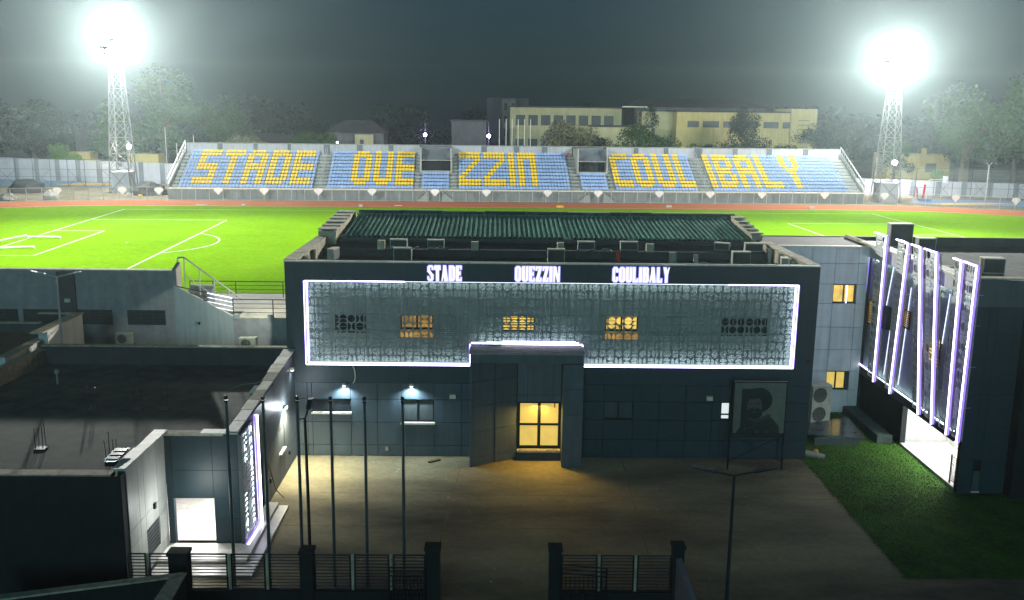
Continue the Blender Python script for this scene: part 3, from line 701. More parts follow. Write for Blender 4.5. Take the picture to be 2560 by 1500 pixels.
# wall behind the screen with its windows
WZ = [4.97, 9.41]
wins = [(2.4, 4.0, 6.55, 7.55, glass_dk, 1, 0), (5.8, 7.5, 6.75, 7.55, win_dimw, 1, 0), (11.1, 12.8, 6.65, 7.55, win_warm, 1, 6), (16.5, 18.2, 6.75, 7.6, win_warm, 1, 0), (22.6, 25.0, 6.35, 7.55, glass_dk, 1, 0)]
clad(cb, (0, .62, 0), X_, NY, [.93, 2.4, 4.0, 5.8, 7.5, 9.3, 11.1, 12.8, 14.6, 16.5, 18.2, 20.4, 22.6, 25.0, 26.35], [4.97, 6.55, 6.65, 6.75, 7.55, 9.41], [(w0, w1, z0, z1) for w0, w1, z0, z1, *_ in wins], back_m, t=.15, gap=.004)
for w0, w1, z0, z1, k, mu, lv in wins:
    window(cb, (0, .62, 0), X_, NY, w0, w1, z0, z1, k, rec=.14, mull=mu, louv=lv)
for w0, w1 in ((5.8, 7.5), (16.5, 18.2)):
    b = MB(); b.w(w0, w1, .54, .62, 6.35, 6.72); b.build('window_sill', win_dimw, cb, label='amber lit sill under the window')  # sill glows by itself, standing in for light from the window

# perforated panels: plates with real half-round cut-outs
def cell_quads(u0, u1, z0, z1, kind, mb, t):
    """one half-cell: rectangle with a hole; kind: 'full', 'D' flat down, 'U' flat up, 'L','R' flat side, 'solid'"""
    n = 14; cu, cz_ = (u0+u1)/2, (z0+z1)/2; w, h = (u1-u0), (z1-z0)
    m_ = .035*max(w, h)
    ang = [2*math.pi*i/n for i in range(n)]
    inner = []
    if kind == 'full':
        r = min(w, h)/2-m_; inner = [(cu+r*math.cos(a), cz_+r*math.sin(a)) for a in ang]
    else:
        k = n-1; rr = [math.pi*i/(k-1) for i in range(k)]
        if kind == 'D': ru, rz = w/2-m_, h-2*m_; inner = [(cu+ru*math.cos(a), z0+m_+rz*math.sin(a)) for a in rr]+[(cu, z0+m_)]
        if kind == 'U': ru, rz = w/2-m_, h-2*m_; inner = [(cu-ru*math.cos(a), z1-m_-rz*math.sin(a)) for a in rr]+[(cu, z1-m_)]
        if kind == 'R': ru, rz = w-2*m_, h/2-m_; inner = [(u1-m_-ru*math.sin(a), cz_+rz*math.cos(a)) for a in rr]+[(u1-m_, cz_)]
        if kind == 'L': ru, rz = w-2*m_, h/2-m_; inner = [(u0+m_+ru*math.sin(a), cz_-rz*math.cos(a)) for a in rr]+[(u0+m_, cz_)]
    outer = []
    for (x, y) in inner:
        dx, dz = (x-cu)/(w/2), (y-cz_)/(h/2); s_ = max(abs(dx), abs(dz), 1e-6); outer.append((cu+dx/s_*w/2, cz_+dz/s_*h/2))
    # snap nearest outer points to the corners
    for c in ((u0, z0), (u1, z0), (u1, z1), (u0, z1)):
        j = min(range(n), key=lambda q: (outer[q][0]-c[0])**2+(outer[q][1]-c[1])**2); outer[j] = c
    b = len(mb.v)
    for lvl in (0, -t):
        mb.v += [mb._map(x, y, lvl) for x, y in inner]; mb.v += [mb._map(x, y, lvl) for x, y in outer]
    for i in range(n):
        j = (i+1) % n
        mb.f.append((b+i, b+n+i, b+n+j, b+j)); mb.f.append((b+2*n+j, b+3*n+j, b+3*n+i, b+2*n+i)); mb.f.append((b+i, b+j, b+2*n+j, b+2*n+i))
def perf(nu, nz, fmap, rnd, t=.012):
    mb = MB(); mb._map = fmap
    for i in range(nu):
        for j in range(nz):
            k = rnd.choice(('full', 'vv', 'hh', 'hx', 'vx', 'hh', 'vv', 'hd'))
            a0, a1, c0, c1 = i/nu, (i+1)/nu, j/nz, (j+1)/nz; am, cm = (a0+a1)/2, (c0+c1)/2
            # unit square coords are mapped by fmap
            if k == 'full': cell_quads(a0, a1, c0, c1, 'full', mb, t) if False else cell_full(a0, a1, c0, c1, mb, t)
            elif k == 'hh': cell_quads(a0, a1, c0, cm, 'U', mb, t); cell_quads(a0, a1, cm, c1, 'D', mb, t)
            elif k == 'hx': cell_quads(a0, a1, c0, cm, 'D', mb, t); cell_quads(a0, a1, cm, c1, 'U', mb, t)
            elif k == 'hd': cell_quads(a0, a1, c0, cm, 'D', mb, t); cell_quads(a0, a1, cm, c1, 'D', mb, t)
            elif k == 'vv': cell_quads(a0, am, c0, c1, 'L', mb, t); cell_quads(am, a1, c0, c1, 'R', mb, t)
            else: cell_quads(a0, am, c0, c1, 'R', mb, t); cell_quads(am, a1, c0, c1, 'L', mb, t)
    return mb
def cell_full(u0, u1, z0, z1, mb, t):
    n = 16; cu, cz_ = (u0+u1)/2, (z0+z1)/2; w, h = u1-u0, z1-z0
    inner = [(cu+w*.455*math.cos(2*math.pi*i/n), cz_+h*.455*math.sin(2*math.pi*i/n)) for i in range(n)]
    outer = []
    for (x, y) in inner:
        dx, dz = (x-cu)/(w/2), (y-cz_)/(h/2); s_ = max(abs(dx), abs(dz)); outer.append((cu+dx/s_*w/2, cz_+dz/s_*h/2))
    b = len(mb.v)
    for lvl in (0, -t):
        mb.v += [mb._map(x, y, lvl) for x, y in inner]; mb.v += [mb._map(x, y, lvl) for x, y in outer]
    for i in range(n):
        j = (i+1) % n
        mb.f.append((b+i, b+n+i, b+n+j, b+j)); mb.f.append((b+2*n+j, b+3*n+j, b+3*n+i, b+2*n+i)); mb.f.append((b+i, b+j, b+2*n+j, b+2*n+i))
rnd = random.Random(3)
PW, PH = 1.26, .866; PX0, PZ0 = 1.03, 5.06
variants = []
for k in range(7):
    variants.append(perf(3, 2, lambda a, c, l: ((a)*(PW-.03), -l, c*(PH-.03)), rnd).mesh('perforated_panel', plate_m))
screen = thing('facade_screen', 'perforated metal screen of half round cut-outs framed by violet white light above the entrance', 'screen', (1, .1, 5))
for i in range(20):
    for j in range(5):
        x, z = PX0+i*PW, PZ0+j*PH
        if j == 0 and 9.3 < x+PW/2 < 15.4: continue
        if j == 1 and x+PW/2 > 9.3 and x+PW/2 < 15.4:
            inst('perforated_panel', variants[rnd.randrange(7)], screen, (x, .10, z+.32)).scale = (1, 1, .62); continue
        inst('perforated_panel', variants[rnd.randrange(7)], screen, (x, .10, z))
b = MB()
for i in range(21):
    x = PX0+i*PW-.03; lo = 6.2 if 9.4 < x < 15.2 else 5.05
    b.w(x, x+.035, .125, .17, lo, 9.38)
for j in range(6): b.w(PX0, PX0+20*PW, .13, .165, PZ0+j*PH-.025, PZ0+j*PH+.01) if j > 1 else None
b.build('support_grid', plate_m, screen)
def strip(parent, pts, m, r=.035, name='light_strip', halo=None, off=(0, 0, 0)):
    for a, c in zip(pts, pts[1:]):
        s_ = MB(); s_.bar(a, c, r, 6); o_ = s_.build(name, m, parent)
        if m is led or m is led_fin:
            d_ = Vector((0, .035, 0)) if parent.name.startswith('facade') else (Vector((.06, -.005, 0)) if parent.name.startswith('light') else Vector((-.05, 0.02, 0)))
            kr = 1.8 if parent.name.startswith('facade') else 1.5
            s_ = MB(); s_.bar(Vector(a)+d_, Vector(c)+d_, r*kr, 8); s_.build('fringe_glow', led_vio, o_)  # added glowing tube that imitates the violet halo around the strip
ys = -.01
strip(screen, [(.97, ys, 9.37), (.97, ys, 5.0)], led, .045); strip(screen, [(1.10, .03, 9.3), (1.10, .03, 5.08)], led, .03)
strip(screen, [(.97, ys, 5.0), (9.47, ys, 5.0)], led, .04); strip(screen, [(1.1, .04, 5.09), (9.4, .04, 5.09)], led_dim, .03)
strip(screen, [(9.44, ys-.02, 5.0), (9.44, ys-.02, 6.14)], led, .035)
strip(screen, [(9.5, .04, 6.2), (10.3, .04, 6.2)], led, .035)
strip(screen, [(11.1, .0, 6.16), (15.26, .0, 6.16)], led, .04); strip(screen, [(11.1, .05, 6.28), (14.9, .05, 6.28)], led, .025)
strip(screen, [(15.27, ys, 6.14), (15.27, ys, 5.0)], led, .035)
strip(screen, [(15.27, ys, 5.0), (26.30, ys, 5.0)], led, .04); strip(screen, [(15.4, .04, 5.09), (26.1, .04, 5.09)], led_dim, .03)
strip(screen, [(26.31, ys, 5.0), (26.31, ys, 9.39)], led, .045); strip(screen, [(26.18, .04, 5.08), (26.18, .04, 9.3)], led, .03)
strip(screen, [(1.0, ys, 9.395), (6.1, ys, 9.395)], led, .032); strip(screen, [(6.1, ys, 9.395), (19.3, ys, 9.395)], led_dim, .014)
strip(screen, [(19.3, ys, 9.395), (23.2, ys, 9.395)], led_dim, .018); strip(screen, [(22.7, ys, 9.395), (26.3, ys, 9.395)], led, .028)
# hidden top strip that washes the wall behind the plates
strip(screen, [(1.2, .3, 9.38), (26.2, .3, 9.38)], led_wash, .03); strip(screen, [(1.2, .3, 5.0), (9.3, .3, 5.0)], led_wash, .03); strip(screen, [(15.5, .3, 5.0), (26.2, .3, 5.0)], led_wash, .03); strip(screen, [(9.6, .3, 6.15), (15.1, .3, 6.15)], led_wash, .03)
strip(screen, [(.96, .3, 5.1), (.96, .3, 9.3)], led_wash, .03); strip(screen, [(26.32, .3, 5.1), (26.32, .3, 9.3)], led_wash, .03)

# glowing letters ---------------------------------------------------
def gl_(ch):
    """condensed fat-face capitals: list of convex polygons in a .52 x 1 box"""
    r = lambda a, b, c, d: [(a, c), (b, c), (b, d), (a, d)]
    A = {'I': (.22, [r(.0, .22, 0, 1)]),
      'L': (.42, [r(0, .2, 0, 1), r(.2, .42, 0, .10), r(.32, .42, .1, .26)]),
      'E': (.42, [r(0, .2, 0, 1), r(.2, .42, 0, .10), r(.33, .42, .1, .24), r(.2, .42, .90, 1), r(.33, .42, .76, .9), r(.2, .34, .46, .55), r(.29, .34, .38, .63)]),
      'T': (.46, [r(.13, .33, 0, .9), r(0, .46, .90, 1), r(0, .10, .72, .9), r(.36, .46, .72, .9)]),
      'D': (.46, [r(0, .19, 0, 1), [(.19, 0), (.34, 0), (.46, .12), (.32, .12), (.19, .08)], [(.19, 1), (.19, .92), (.32, .88), (.46, .88), (.34, 1)], r(.28, .46, .12, .88)]),
      'O': (.46, [[(.0, .12), (.18, .12), (.18, .88), (.0, .88)], [(.28, .12), (.46, .12), (.46, .88), (.28, .88)], [(.12, 0), (.34, 0), (.46, .12), (.0, .12)], [(.0, .88), (.46, .88), (.34, 1), (.12, 1)]]),
      'C': (.44, [[(.0, .12), (.18, .12), (.18, .88), (.0, .88)], r(.28, .44, .12, .34), r(.28, .44, .66, .88), [(.12, 0), (.32, 0), (.44, .12), (.0, .12)], [(.0, .88), (.44, .88), (.32, 1), (.12, 1)]]),
      'U': (.46, [r(0, .2, .10, 1), r(.30, .46, .10, 1), [(.10, 0), (.34, 0), (.46, .10), (.0, .10)]]),
      'A': (.48, [[(.0, 0), (.10, 0), (.22, 1), (.13, 1)], [(.22, 0), (.48, 0), (.33, 1), (.13, 1)][0:4], r(.08, .26, .24, .33)]),
      'S': (.44, [r(0, .17, .60, .90), [(0, .90), (.44, .90), (.34, 1), (.1, 1)], r(.33, .44, .72, .90), [(.0, .60), (.27, .30), (.44, .40), (.17, .70)], r(.27, .44, .10, .40), [(.10, 0), (.34, 0), (.44, .10), (0, .10)], r(0, .11, .10, .28)]),
      'Z': (.44, [r(0, .44, .90, 1), r(0, .1, .74, .9), r(0, .44, 0, .10), r(.34, .44, .1, .26), [(.0, .10), (.22, .10), (.44, .90), (.22, .90)]]),
      'N': (.48, [r(0, .11, 0, 1), r(.38, .48, 0, 1), [(.28, 0), (.42, 0), (.22, 1), (.02, 1)]]),
      'B': (.46, [r(0, .19, 0, 1), r(.19, .38, 0, .09), r(.19, .36, .91, 1), r(.19, .36, .46, .55), r(.28, .46, .07, .47), r(.28, .43, .54, .93)]),
      'Y': (.48, [r(.15, .35, 0, .5), [(.15, .45), (.35, .45), (.22, 1), (.0, 1)], [(.22, .45), (.35, .45), (.48, 1), (.38, 1)]])}
    return A[ch]
def word(txt, x0, x1, zb, zt, label):
    ws = [gl_(c)[0] for c in txt]; gap_ = .085; tot = sum(ws)+gap_*(len(txt)-1); k = (x1-x0)/tot; H = zt-zb
    t = thing('illuminated_sign', label, 'sign', (x0, -.02, zb), group='illuminated name on the fascia'); x = x0
    for ci, c in enumerate(txt):
        w_, polys = gl_(c); f_ = MB(); h_ = MB()
        for pi, p in enumerate(polys):
            area = sum(p[i][0]*p[(i+1) % len(p)][1]-p[(i+1) % len(p)][0]*p[i][1] for i in range(len(p)))
            if area < 0: p = p[::-1]
            e = pi*.0015
            f_.prism([(x+a*k, -.13-e, zb+c_*H) for a, c_ in p], (0, .05, 0))
            q_ = [(x+a*k, zb+c_*H) for a, c_ in p]; gx, gz = sum(a for a, _ in q_)/len(q_), sum(c_ for _, c_ in q_)/len(q_)
            h_.prism([(a+math.copysign(.035, a-gx), -.079+e, c_+math.copysign(.035, c_-gz)) for a, c_ in q_], (0, .012, 0))  # backlight plate widened past the face to draw the violet halo
        L_ = f_.build('letter', letter_w, t); h_.build('halo_back', led_halo, L_)
        x += (w_+gap_)*k
word('STADE', 7.27, 9.0, 9.47, 10.26, 'glowing white letters STADE, first word on the dark fascia')
word('OUEZZIN', 11.72, 14.0, 9.48, 10.26, 'glowing white letters OUEZZIN in the middle of the dark fascia')
word('COULIBALY', 16.7, 19.6, 9.49, 10.27, 'glowing white letters COULIBALY, last word on the dark fascia')

# porch -------------------------------------------------------------
pc = thing('entrance_porch', 'projecting grey clad entrance porch with a splayed side around the lit glass door', 'porch', (9.5, -1.5, 0))
PF, HT = -1.5, 5.98
b = MB(); b.w(9.5, 15.22, PF+.05, -.03, 5.52, HT); b.build('head_beam', porch_m, pc)
b = MB(); b.w(9.44, 15.28, PF-.04, -.03, HT+.001, HT+.10); b.build('roof_slab', grey_paint, pc)
def prism_z(pts, z0, z1, m, parent, name='panel'):
    b = MB(); b.prism([(x, y, z0) for x, y in pts], (0, 0, z1-z0)); return b.build(name, m, parent)
# splayed flank: outer corner (9.55,-1.5) to the door jamb (11.92,-.2), cladding panels on it
A, B = Vector((9.53, PF, 0)), Vector((11.90, -.22, 0)); U = (B-A).normalized(); LN_ = (B-A).length; N_ = Vector((U.y, -U.x, 0))
prism_z([(9.53, PF+.06), (11.90, -.16), (11.90, -.03), (9.53, -.03)], 0, 5.5, dark_paint, pc, 'core')
usx = [0, 1.22, 1.42, LN_]; 
for i in range(3):
    for j, (za, zb) in enumerate(((.01, .45), (.45, 1.85), (1.85, 3.2), (3.2, 4.5), (4.5, 5.5))):
        b = MB(A, U, N_); dd = -.045 if i == 1 else 0; b.box(usx[i]+.012, usx[i+1]-.012, dd-.03, dd+.0, za+.01, zb-.01); b.build('panel', porch_m, pc)
b = MB(); b.w(9.48, 9.56, PF-.002, -.03, 0, 5.5); b.build('corner_trim', porch_m, pc)
# straight pier
prism_z([(14.26, PF+.03), (15.19, PF+.03), (15.19, -.03), (14.26, -.03)], 0, 5.5, dark_paint, pc, 'core')
for za, zb in ((.01, 1.4), (1.4, 2.8), (2.8, 4.2), (4.2, 5.5)):
    b = MB(); b.w(14.21, 15.24, PF, PF+.028, za+.01, zb-.01); b.build('panel', porch_m, pc)
    b = MB(); b.w(14.232, 14.258, PF+.03, -.03, za+.01, zb-.01); b.build('panel', porch_m, pc)
    b = MB(); b.w(15.192, 15.218, PF+.03, -.03, za+.01, zb-.01); b.build('panel', porch_m, pc)
# wall above the door
b = MB(); b.w(11.93, 14.22, -.20, -.03, 3.12, 5.5); b.build('core', dark_paint, pc)
for xa, xb in ((11.93, 12.45), (12.45, 13.8), (13.8, 14.2)):
    for za, zb in ((3.13, 3.5), (3.5, 5.5)):
        b = MB(); b.w(xa+.01, xb-.01, -.23, -.202, za+.01, zb-.01); b.build('panel', porch_m, pc)
b = MB(); b.w(11.93, 14.22, -.55, -.03, 0, .46); b.build('doorstep', dark_paint, pc)
b = MB(); b.w(11.93, 14.22, -.57, -.25, .461, .56); b.build('threshold', court_y if False else cap_m, pc)
dr = MB()
for xa, xb in ((11.96, 12.08), (13.0, 13.16), (14.08, 14.2)): dr.w(xa, xb, -.21, -.12, .58, 3.11)
for za, zb in ((.58, .72), (1.83, 1.95), (3.04, 3.11)): dr.w(12.081, 12.999, -.205, -.125, za, zb); dr.w(13.161, 14.079, -.205, -.125, za, zb)
d_ = dr.build('glass_door', frame_m, pc)
for xa, xb in ((12.08, 13.0), (13.16, 14.08)):
    for za, zb in ((.72, 1.83), (1.95, 3.04)):
        b = MB(); b.w(xa, xb, -.16, -.14, za, zb); b.build('pane', win_yel, d_)
b = MB(); b.w(12.02, 12.98, -.5, -.47, .561, .585); b.w(13.14, 14.1, -.5, -.47, .561, .585); b.build('floor_strip', steel_dk, pc)
b = MB(); b.w(13.86, 13.92, -.17, -.162, 2.8, 3.03); b.build('door_sticker', red_m, d_)
light('doorway_light', 'AREA', (13.08, -.45, 3.0), 130, (1, .62, .12), .8, (13.08, -1.6, 0))

# fittings on the facade
def sconce(x, y, z, N, label, power, down=True, col=(.72, .90, 1.0)):
    t = thing('wall_lamp', label, 'wall lamp', (x, y, z), group='wall lamps')
    N = Vector(N); c = Vector((x, y, z))
    b = MB(); b.bar(c, c+N*.10, .09, 8); b.build('mount', white_cap, t)
    b = MB(); b.bar(c+N*.10+Vector((0, 0, .07)), c+N*.10-Vector((0, 0, .05)), .12, 10, .10); b.build('housing', white_cap, t)
    b = MB(); b.bar(c+N*.10-Vector((0, 0, .051)), c+N*.10-Vector((0, 0, .075)), .085, 8); b.build('lens', sconce_e, t)
    if down: light('wall_lamp_light', 'SPOT', c+N*.26-Vector((0, 0, .10)), power, col, .05, c+N*.30-Vector((0, 0, 3)), 150, .8)
sconce(2.9, 0, 3.93, (0, -1, 0), 'lit downlight on the facade above the low wide window', 420)
sconce(6.4, 0, 3.93, (0, -1, 0), 'lit downlight on the facade above the two pane window', 480)
def flood_fit(x, y, z, label, m=white_cap, big=1):
    t = thing('floodlight_fitting', label, 'wall lamp', (x, y, z), group='unlit wall fittings')
    b = MB(); b.w(x-.16*big, x+.16*big, y-.22, y-.06, z-.1, z+.12); b.build('housing', m, t)
    b = MB(); b.bar((x, y, z), (x, y-.07, z), .04); b.build('bracket', steel_dk, t)
flood_fit(8.55, 0, 3.35, 'small unlit white lamp on the wall beside the porch splay')
flood_fit(22.0, 0, 3.35, 'small unlit lamp on the wall above the tiny lit window')
flood_fit(27.1, -.02, 5.35, 'small camera-like fitting on the edge of the facade next to the gap', steel_dk, .6)
b = MB(); b.path([(3.35, -.06, 4.97), (3.46, -.08, 4.75), (3.5, -.10, 4.4), (3.46, -.1, 4.15), (3.36, -.1, 4.02)], .03, 6); b.build('cable', white_cap, loc=(3.35, -.1, 4.1), label='pale curved cable hanging below the screen frame', cat='cable')
b = MB(); b.prism([(7.3, -.95, .01), (7.42, -1.06, .01), (7.95, -.62, .01), (7.83, -.52, .01)], (0, 0, .09)); b.build('timber_offcut', wood, loc=(7.6, -.8, 0), label='short timber board lying on the forecourt by the wall', cat='board')
b = MB(); b.w(5.0, 5.14, -.12, -.03, .35, .55); b.build('junction_box', cap_m, loc=(5.05, -.05, .4), label='tiny pale box low on the facade between the flagpoles', cat='junction box')

# roof: parapets, ledge, corrugated sheets
def parap(pts, w_in, z0f, ztop, parent, mcap=cap_m, mface=cap_m, n=1, jitter=.02, name='coping'):
    """pts: two (x,y); wall grows to the +x side by w_in; tops follow ztop=(z_a,z_b); capped by separate coping pieces"""
    (xa, ya), (xb, yb) = pts; rr = random.Random(int(ya*10+n))
    for i in range(n):
        t0, t1 = i/n, (i+1)/n; y0, y1 = ya+(yb-ya)*t0, ya+(yb-ya)*t1; z = ztop[0]+(ztop[1]-ztop[0])*(t0+t1)/2+rr.uniform(-jitter, jitter)
        b = MB(); b.w(min(xa, xa+w_in), max(xa, xa+w_in), y0+.012, y1-.012, z-.07, z); b.build(name, mcap, parent)
    b = MB(); za, zb = ztop[0]-.1, ztop[1]-.1; x0, x1 = min(xa, xa+w_in)+.04, max(xa, xa+w_in)-.04
    b.hexa([Vector(q) for q in ((x0, ya, z0f), (x1, ya, z0f), (x1, yb, z0f), (x0, yb, z0f), (x0, ya, za), (x1, ya, za), (x1, yb, zb), (x0, yb, zb))]); b.build('parapet', mface, parent)
parap([(-.12, .31), (-.12, 9.6)], .62, 9.3, (10.44, 10.42), cb, n=8)
parap([(-.12, 9.75), (-.12, 18.2)], 1.15, 9.3, (10.78, 11.15), cb, n=6)
parap([(27.42, .31), (27.42, 9.2)], -.6, 9.3, (10.44, 10.40), cb, n=8)
parap([(27.42, 11.0), (27.42, 16.6)], -.75, 9.3, (10.62, 11.2), cb, n=5)
for x, y in ((.52, 2.2), (.52, 4.6), (26.78, 2.4), (26.78, 4.8), (26.78, 6.8)):
    b = MB(); b.w(x-.02 if x < 5 else x-.18, x+.2 if x < 5 else x+.02, y, y+.35, 9.4, 10.3); b.build('buttress', cap_m, cb)
for i in range(9):
    x0 = 1.2+i*2.9; b = MB(); b.w(x0+.01, x0+2.89, 18.0, 18.3, 9.9, 11.12+.02*math.sin(i*2.3)); b.build('rear_parapet', conc_dk if i % 3 else dark_paint, cb)
b = MB(); b.w(.5, 26.8, .8, 7.98, 9.41, 9.44); b.build('lower_roof', conc_dk, cb)
b = MB(); b.w(.5, 26.8, 8.02, 11.4, 9.86, 9.885); b.build('roof_ledge', conc_dk, cb)
b = MB(); b.w(1.1, 26.7, 10.9, 11.05, 9.886, 10.12); b.build('eaves_wall', dark_paint, cb)
# corrugated sheets (trapezoid profile), one part per sheet
def sheet(x0, x1, m=corr_m):
    b = MB(); pitch = .31; n = max(1, int((x1-x0)/pitch+.5))
    ya, yb, za, zb = 10.7, 17.9, 10.20, 10.82
    prof = []
    for i in range(n):
        u = x0+i*pitch; prof += [(u, 0), (u+.07, 0), (u+.12, .12), (u+.22, .12), (u+.27, 0)]
    prof.append((x0+n*pitch, 0))
    for y, z in ((ya, za), (yb, zb)):
        for u, h in prof: b.v.append((u, y, z+h))
    k = len(prof)
    b.f += [(i, i+1, k+i+1, k+i) for i in range(k-1)]
    return b
xs = 1.18; i = 0
while xs < 26.6:
    w_ = min(.93, 26.65-xs); sh = sheet(xs, xs+w_); dz = .012*((i*7) % 3); sh.v = [(a, y, z+dz) for a, y, z in sh.v]
    sh.build('roof_sheet', corr_m, cb); xs += .93; i += 1
b = MB(); b.w(1.1, 26.7, 10.62, 10.72, 10.05, 10.21); b.build('gutter', steel_dk, cb)
b = MB(); b.w(1.1, 26.7, 17.85, 18.0, 10.84, 10.9); b.build('ridge_flashing', corr_m, cb)
for x, y, h, w_ in ((3.72, 7.9, .52, .42), (9.25, 7.9, .5, .42), (14.35, 7.9, .5, .4), (19.65, 7.9, .48, .45), (.95, 11.2, .4, .3)):
    b = MB(); b.w(x, x+w_, y, y+.45, 9.87, 9.87+h); b.build('roof_stub', cap_m, cb)
for x, z in ((14.9, 10.0), (18.9, 9.95)):
    b = MB(); b.w(x, x+.5, 10.86, 10.9, z, z+.32); b.build('vent_block', cap_m, cb)

# air conditioners -------------------------------------------------
def acunit(loc, w, h, d, label, rz=0, fan=True, group='air conditioning units'):
    x, y, z = loc; t = thing('ac_unit', label, 'air conditioner', loc, group=group)
    t.rotation_euler = (0, 0, rz)
    def bb(*a): b = MB(); b.w(*a); return b
    L = [('casing', ac_m, bb(-w/2, w/2, -d/2, d/2, .06, h)), ('top_cover', white_cap, bb(-w/2-.015, w/2+.015, -d/2-.015, d/2+.015, h+.001, h+.025)),
         ('foot', steel_dk, bb(-w/2+.05, -w/2+.12, -d/2-.02, d/2+.02, 0, .06)), ('foot', steel_dk, bb(w/2-.12, w/2-.05, -d/2-.02, d/2+.02, 0, .06))]
    for nm_, m_, b in L:
        o = bpy.data.objects.new(nm_, b.mesh(nm_, m_)); COL.objects.link(o); o.parent = t
    n = 2 if h > 1.0 and fan else 1
    for k in range(n):
        zc = h*(k+.5)/n+.03; r_ = min(w*.36, h/n*.40); b = MB()
        b.bar((-w*.10, -d/2-.012, zc), (-w*.10, -d/2-.001, zc), r_, 16)
        if fan:
            o = bpy.data.objects.new('fan_grille', b.mesh('fan_grille', ac_dk)); COL.objects.link(o); o.parent = t
            b = MB()
            for q in range(4):
                rr_ = r_*(q+1)/4.2; pts = [(-w*.10+rr_*math.cos(a*math.pi/6), -d/2-.02, zc+rr_*math.sin(a*math.pi/6)) for a in range(13)]; b.path(pts, .008, 3)
            g2 = bpy.data.objects.new('grille_ring', b.mesh('grille_ring', ac_m)); COL.objects.link(g2); g2.parent = o
    if not fan:
        b = MB()
        b.w(-w/2+.04, w/2-.04, -d/2-.01, -d/2-.001, .10, h-.05)
        o = bpy.data.objects.new('coil', b.mesh('coil', ac_dk)); COL.objects.link(o); o.parent = t
        b = MB()
        for q in range(9): b.w(w/2+.001, w/2+.012, -d/2+.02, d/2-.02, .12+q*(h-.2)/9, .12+q*(h-.2)/9+.03)
        o = bpy.data.objects.new('side_louvre', b.mesh('side_louvre', ac_m)); COL.objects.link(o); o.parent = t
    return t
roofacs = [((4.95, 8.3, 9.88), 1.0, .56, 'ac unit on the roof ledge behind the first low unit, first from the parapet'),
           ((7.15, 8.3, 9.88), .98, .55, 'ac unit on the roof ledge with slatted side above the letters STADE'),
           ((16.1, 8.3, 9.88), 1.0, .54, 'ac unit on the roof ledge above the start of the letters COULIBALY'),
           ((18.65, 8.3, 9.88), 1.05, .56, 'ac unit on the roof ledge beside the squat concrete stub'),
           ((26.1, 8.3, 9.88), 1.05, .55, 'ac unit in the corner of the roof ledge by the capped parapet'),
           ((5.6, 4.1, 9.44), 1.0, 1.1, 'squat ac unit low on the front roof with coiled cables beside it'),
           ((14.05, 4.1, 9.44), .95, 1.12, 'ac unit on the front roof above the end of the letters OUEZZIN'),
           ((24.3, 4.1, 9.44), 1.0, 1.08, 'ac unit on the front roof near the buttressed parapet')]
for loc, w_, h_, lb in roofacs: acunit(loc, w_, h_, .38, lb, fan=False)
acunit((1.75, 4.3, 9.44), .9, 1.0, .36, 'ac unit turned sideways beside the stepped parapet', rz=R(78), fan=False)
acunit((24.3, 8.6, 9.88), .9, .5, .4, 'tilted ac unit propped at an angle on the roof ledge', rz=R(-24), fan=False)
acunit((26.45, 3.2, 9.44), .7, .9, .36, 'ac unit turned sideways beside the pale capped parapet', rz=R(80), fan=False)
rr = random.Random(8)
for (x0, x1, y, z, lb) in ((3.2, 5.0, 3.2, 9.46, 'loose dark cable from the squat ac unit'), (4.5, 6.2, 7.7, 9.95, 'looped pipes in front of the ledge ac unit'), (6.8, 7.9, 7.8, 9.95, 'looped grey pipe beside the slatted ac unit'), (15.5, 17.6, 7.8, 9.9, 'pale hose lying along the ledge'), (21.0, 23.0, 6, 9.47, 'tangle of cable on the front roof'), (6.3, 8.2, 3.6, 9.46, 'orange-brown cable coil behind the fascia')):
    pts = [(x0+(x1-x0)*i/9, y+rr.uniform(-.25, .25), z+rr.uniform(0, .18)) for i in range(10)]
    b = MB(); b.path(pts, .03, 5); b.build('roof_cable', or_m if 'orange' in lb else galv, loc=(x0, y, z), label=lb, cat='cable')
for x, h_, lb in ((12.1, 1.0, 'thin rod standing in front of the corrugated sheets'),):
    b = MB(); b.bar((15.0+x*.3, 8.2, 9.9), (15.0+x*.3, 8.2, 12.3), .02, 5); b.build('antenna_rod', steel_dk, loc=(18.6, 8.2, 9.9), label=lb, cat='rod')
for x, y, w_, lb in ((17.9, 7.2, .3, 'small rusty canister standing beside a ledge ac unit'), (20.9, 6.2, .5, 'dark clutter box on the front roof'), (22.3, 6.4, .35, 'pale pot on the front roof near the tilted unit')):
    b = MB(); b.bar((x, y, 9.44), (x, y, 9.44+w_+.2), w_/2, 8, w_/2.4); b.build('roof_canister', seat_red if 'rusty' in lb else ac_m, loc=(x, y, 9.44), label=lb, cat='canister')

# ================================================================== GAP between centre and wing
gw = thing('connecting_wing', 'pale grey panelled connecting block with two amber windows between main building and light fin wing', 'building', (27.4, 8, 0))
b = MB(); b.w(27.0, 33.4, 8.2, 13.0, 0, 10.25); b.build('core', dark_paint, gw)
clad(gw, (0, 8.0, 0), X_, NY, [27.4, 28.05, 29.6, 31.0, 32.4, 33.0], [.02, 1.45, 2.65, 4.0, 5.4, 6.85, 8.05, 9.3, 10.25], [(31.0, 32.4, 6.85, 8.05), (31.0, 32.4, 1.45, 2.65)], pale_clad, t=.2)
b = MB(); b.w(27.3, 33.2, 7.95, 8.35, 10.26, 10.34); b.build('coping', white_cap, gw)
window(gw, (0, 8.0, 0), X_, NY, 31.0, 32.35, 6.87, 8.03, win_warm, mull=1, louv=0, rec=.18)
window(gw, (0, 8.0, 0), X_, NY, 31.0, 32.2, 1.47, 2.63, win_yel, mull=1, rec=.18)
b = MB(); b.w(31.75, 31.82, 7.90, 7.93, 6.9, 7.98); b.build('light_strip', led_dim, gw)
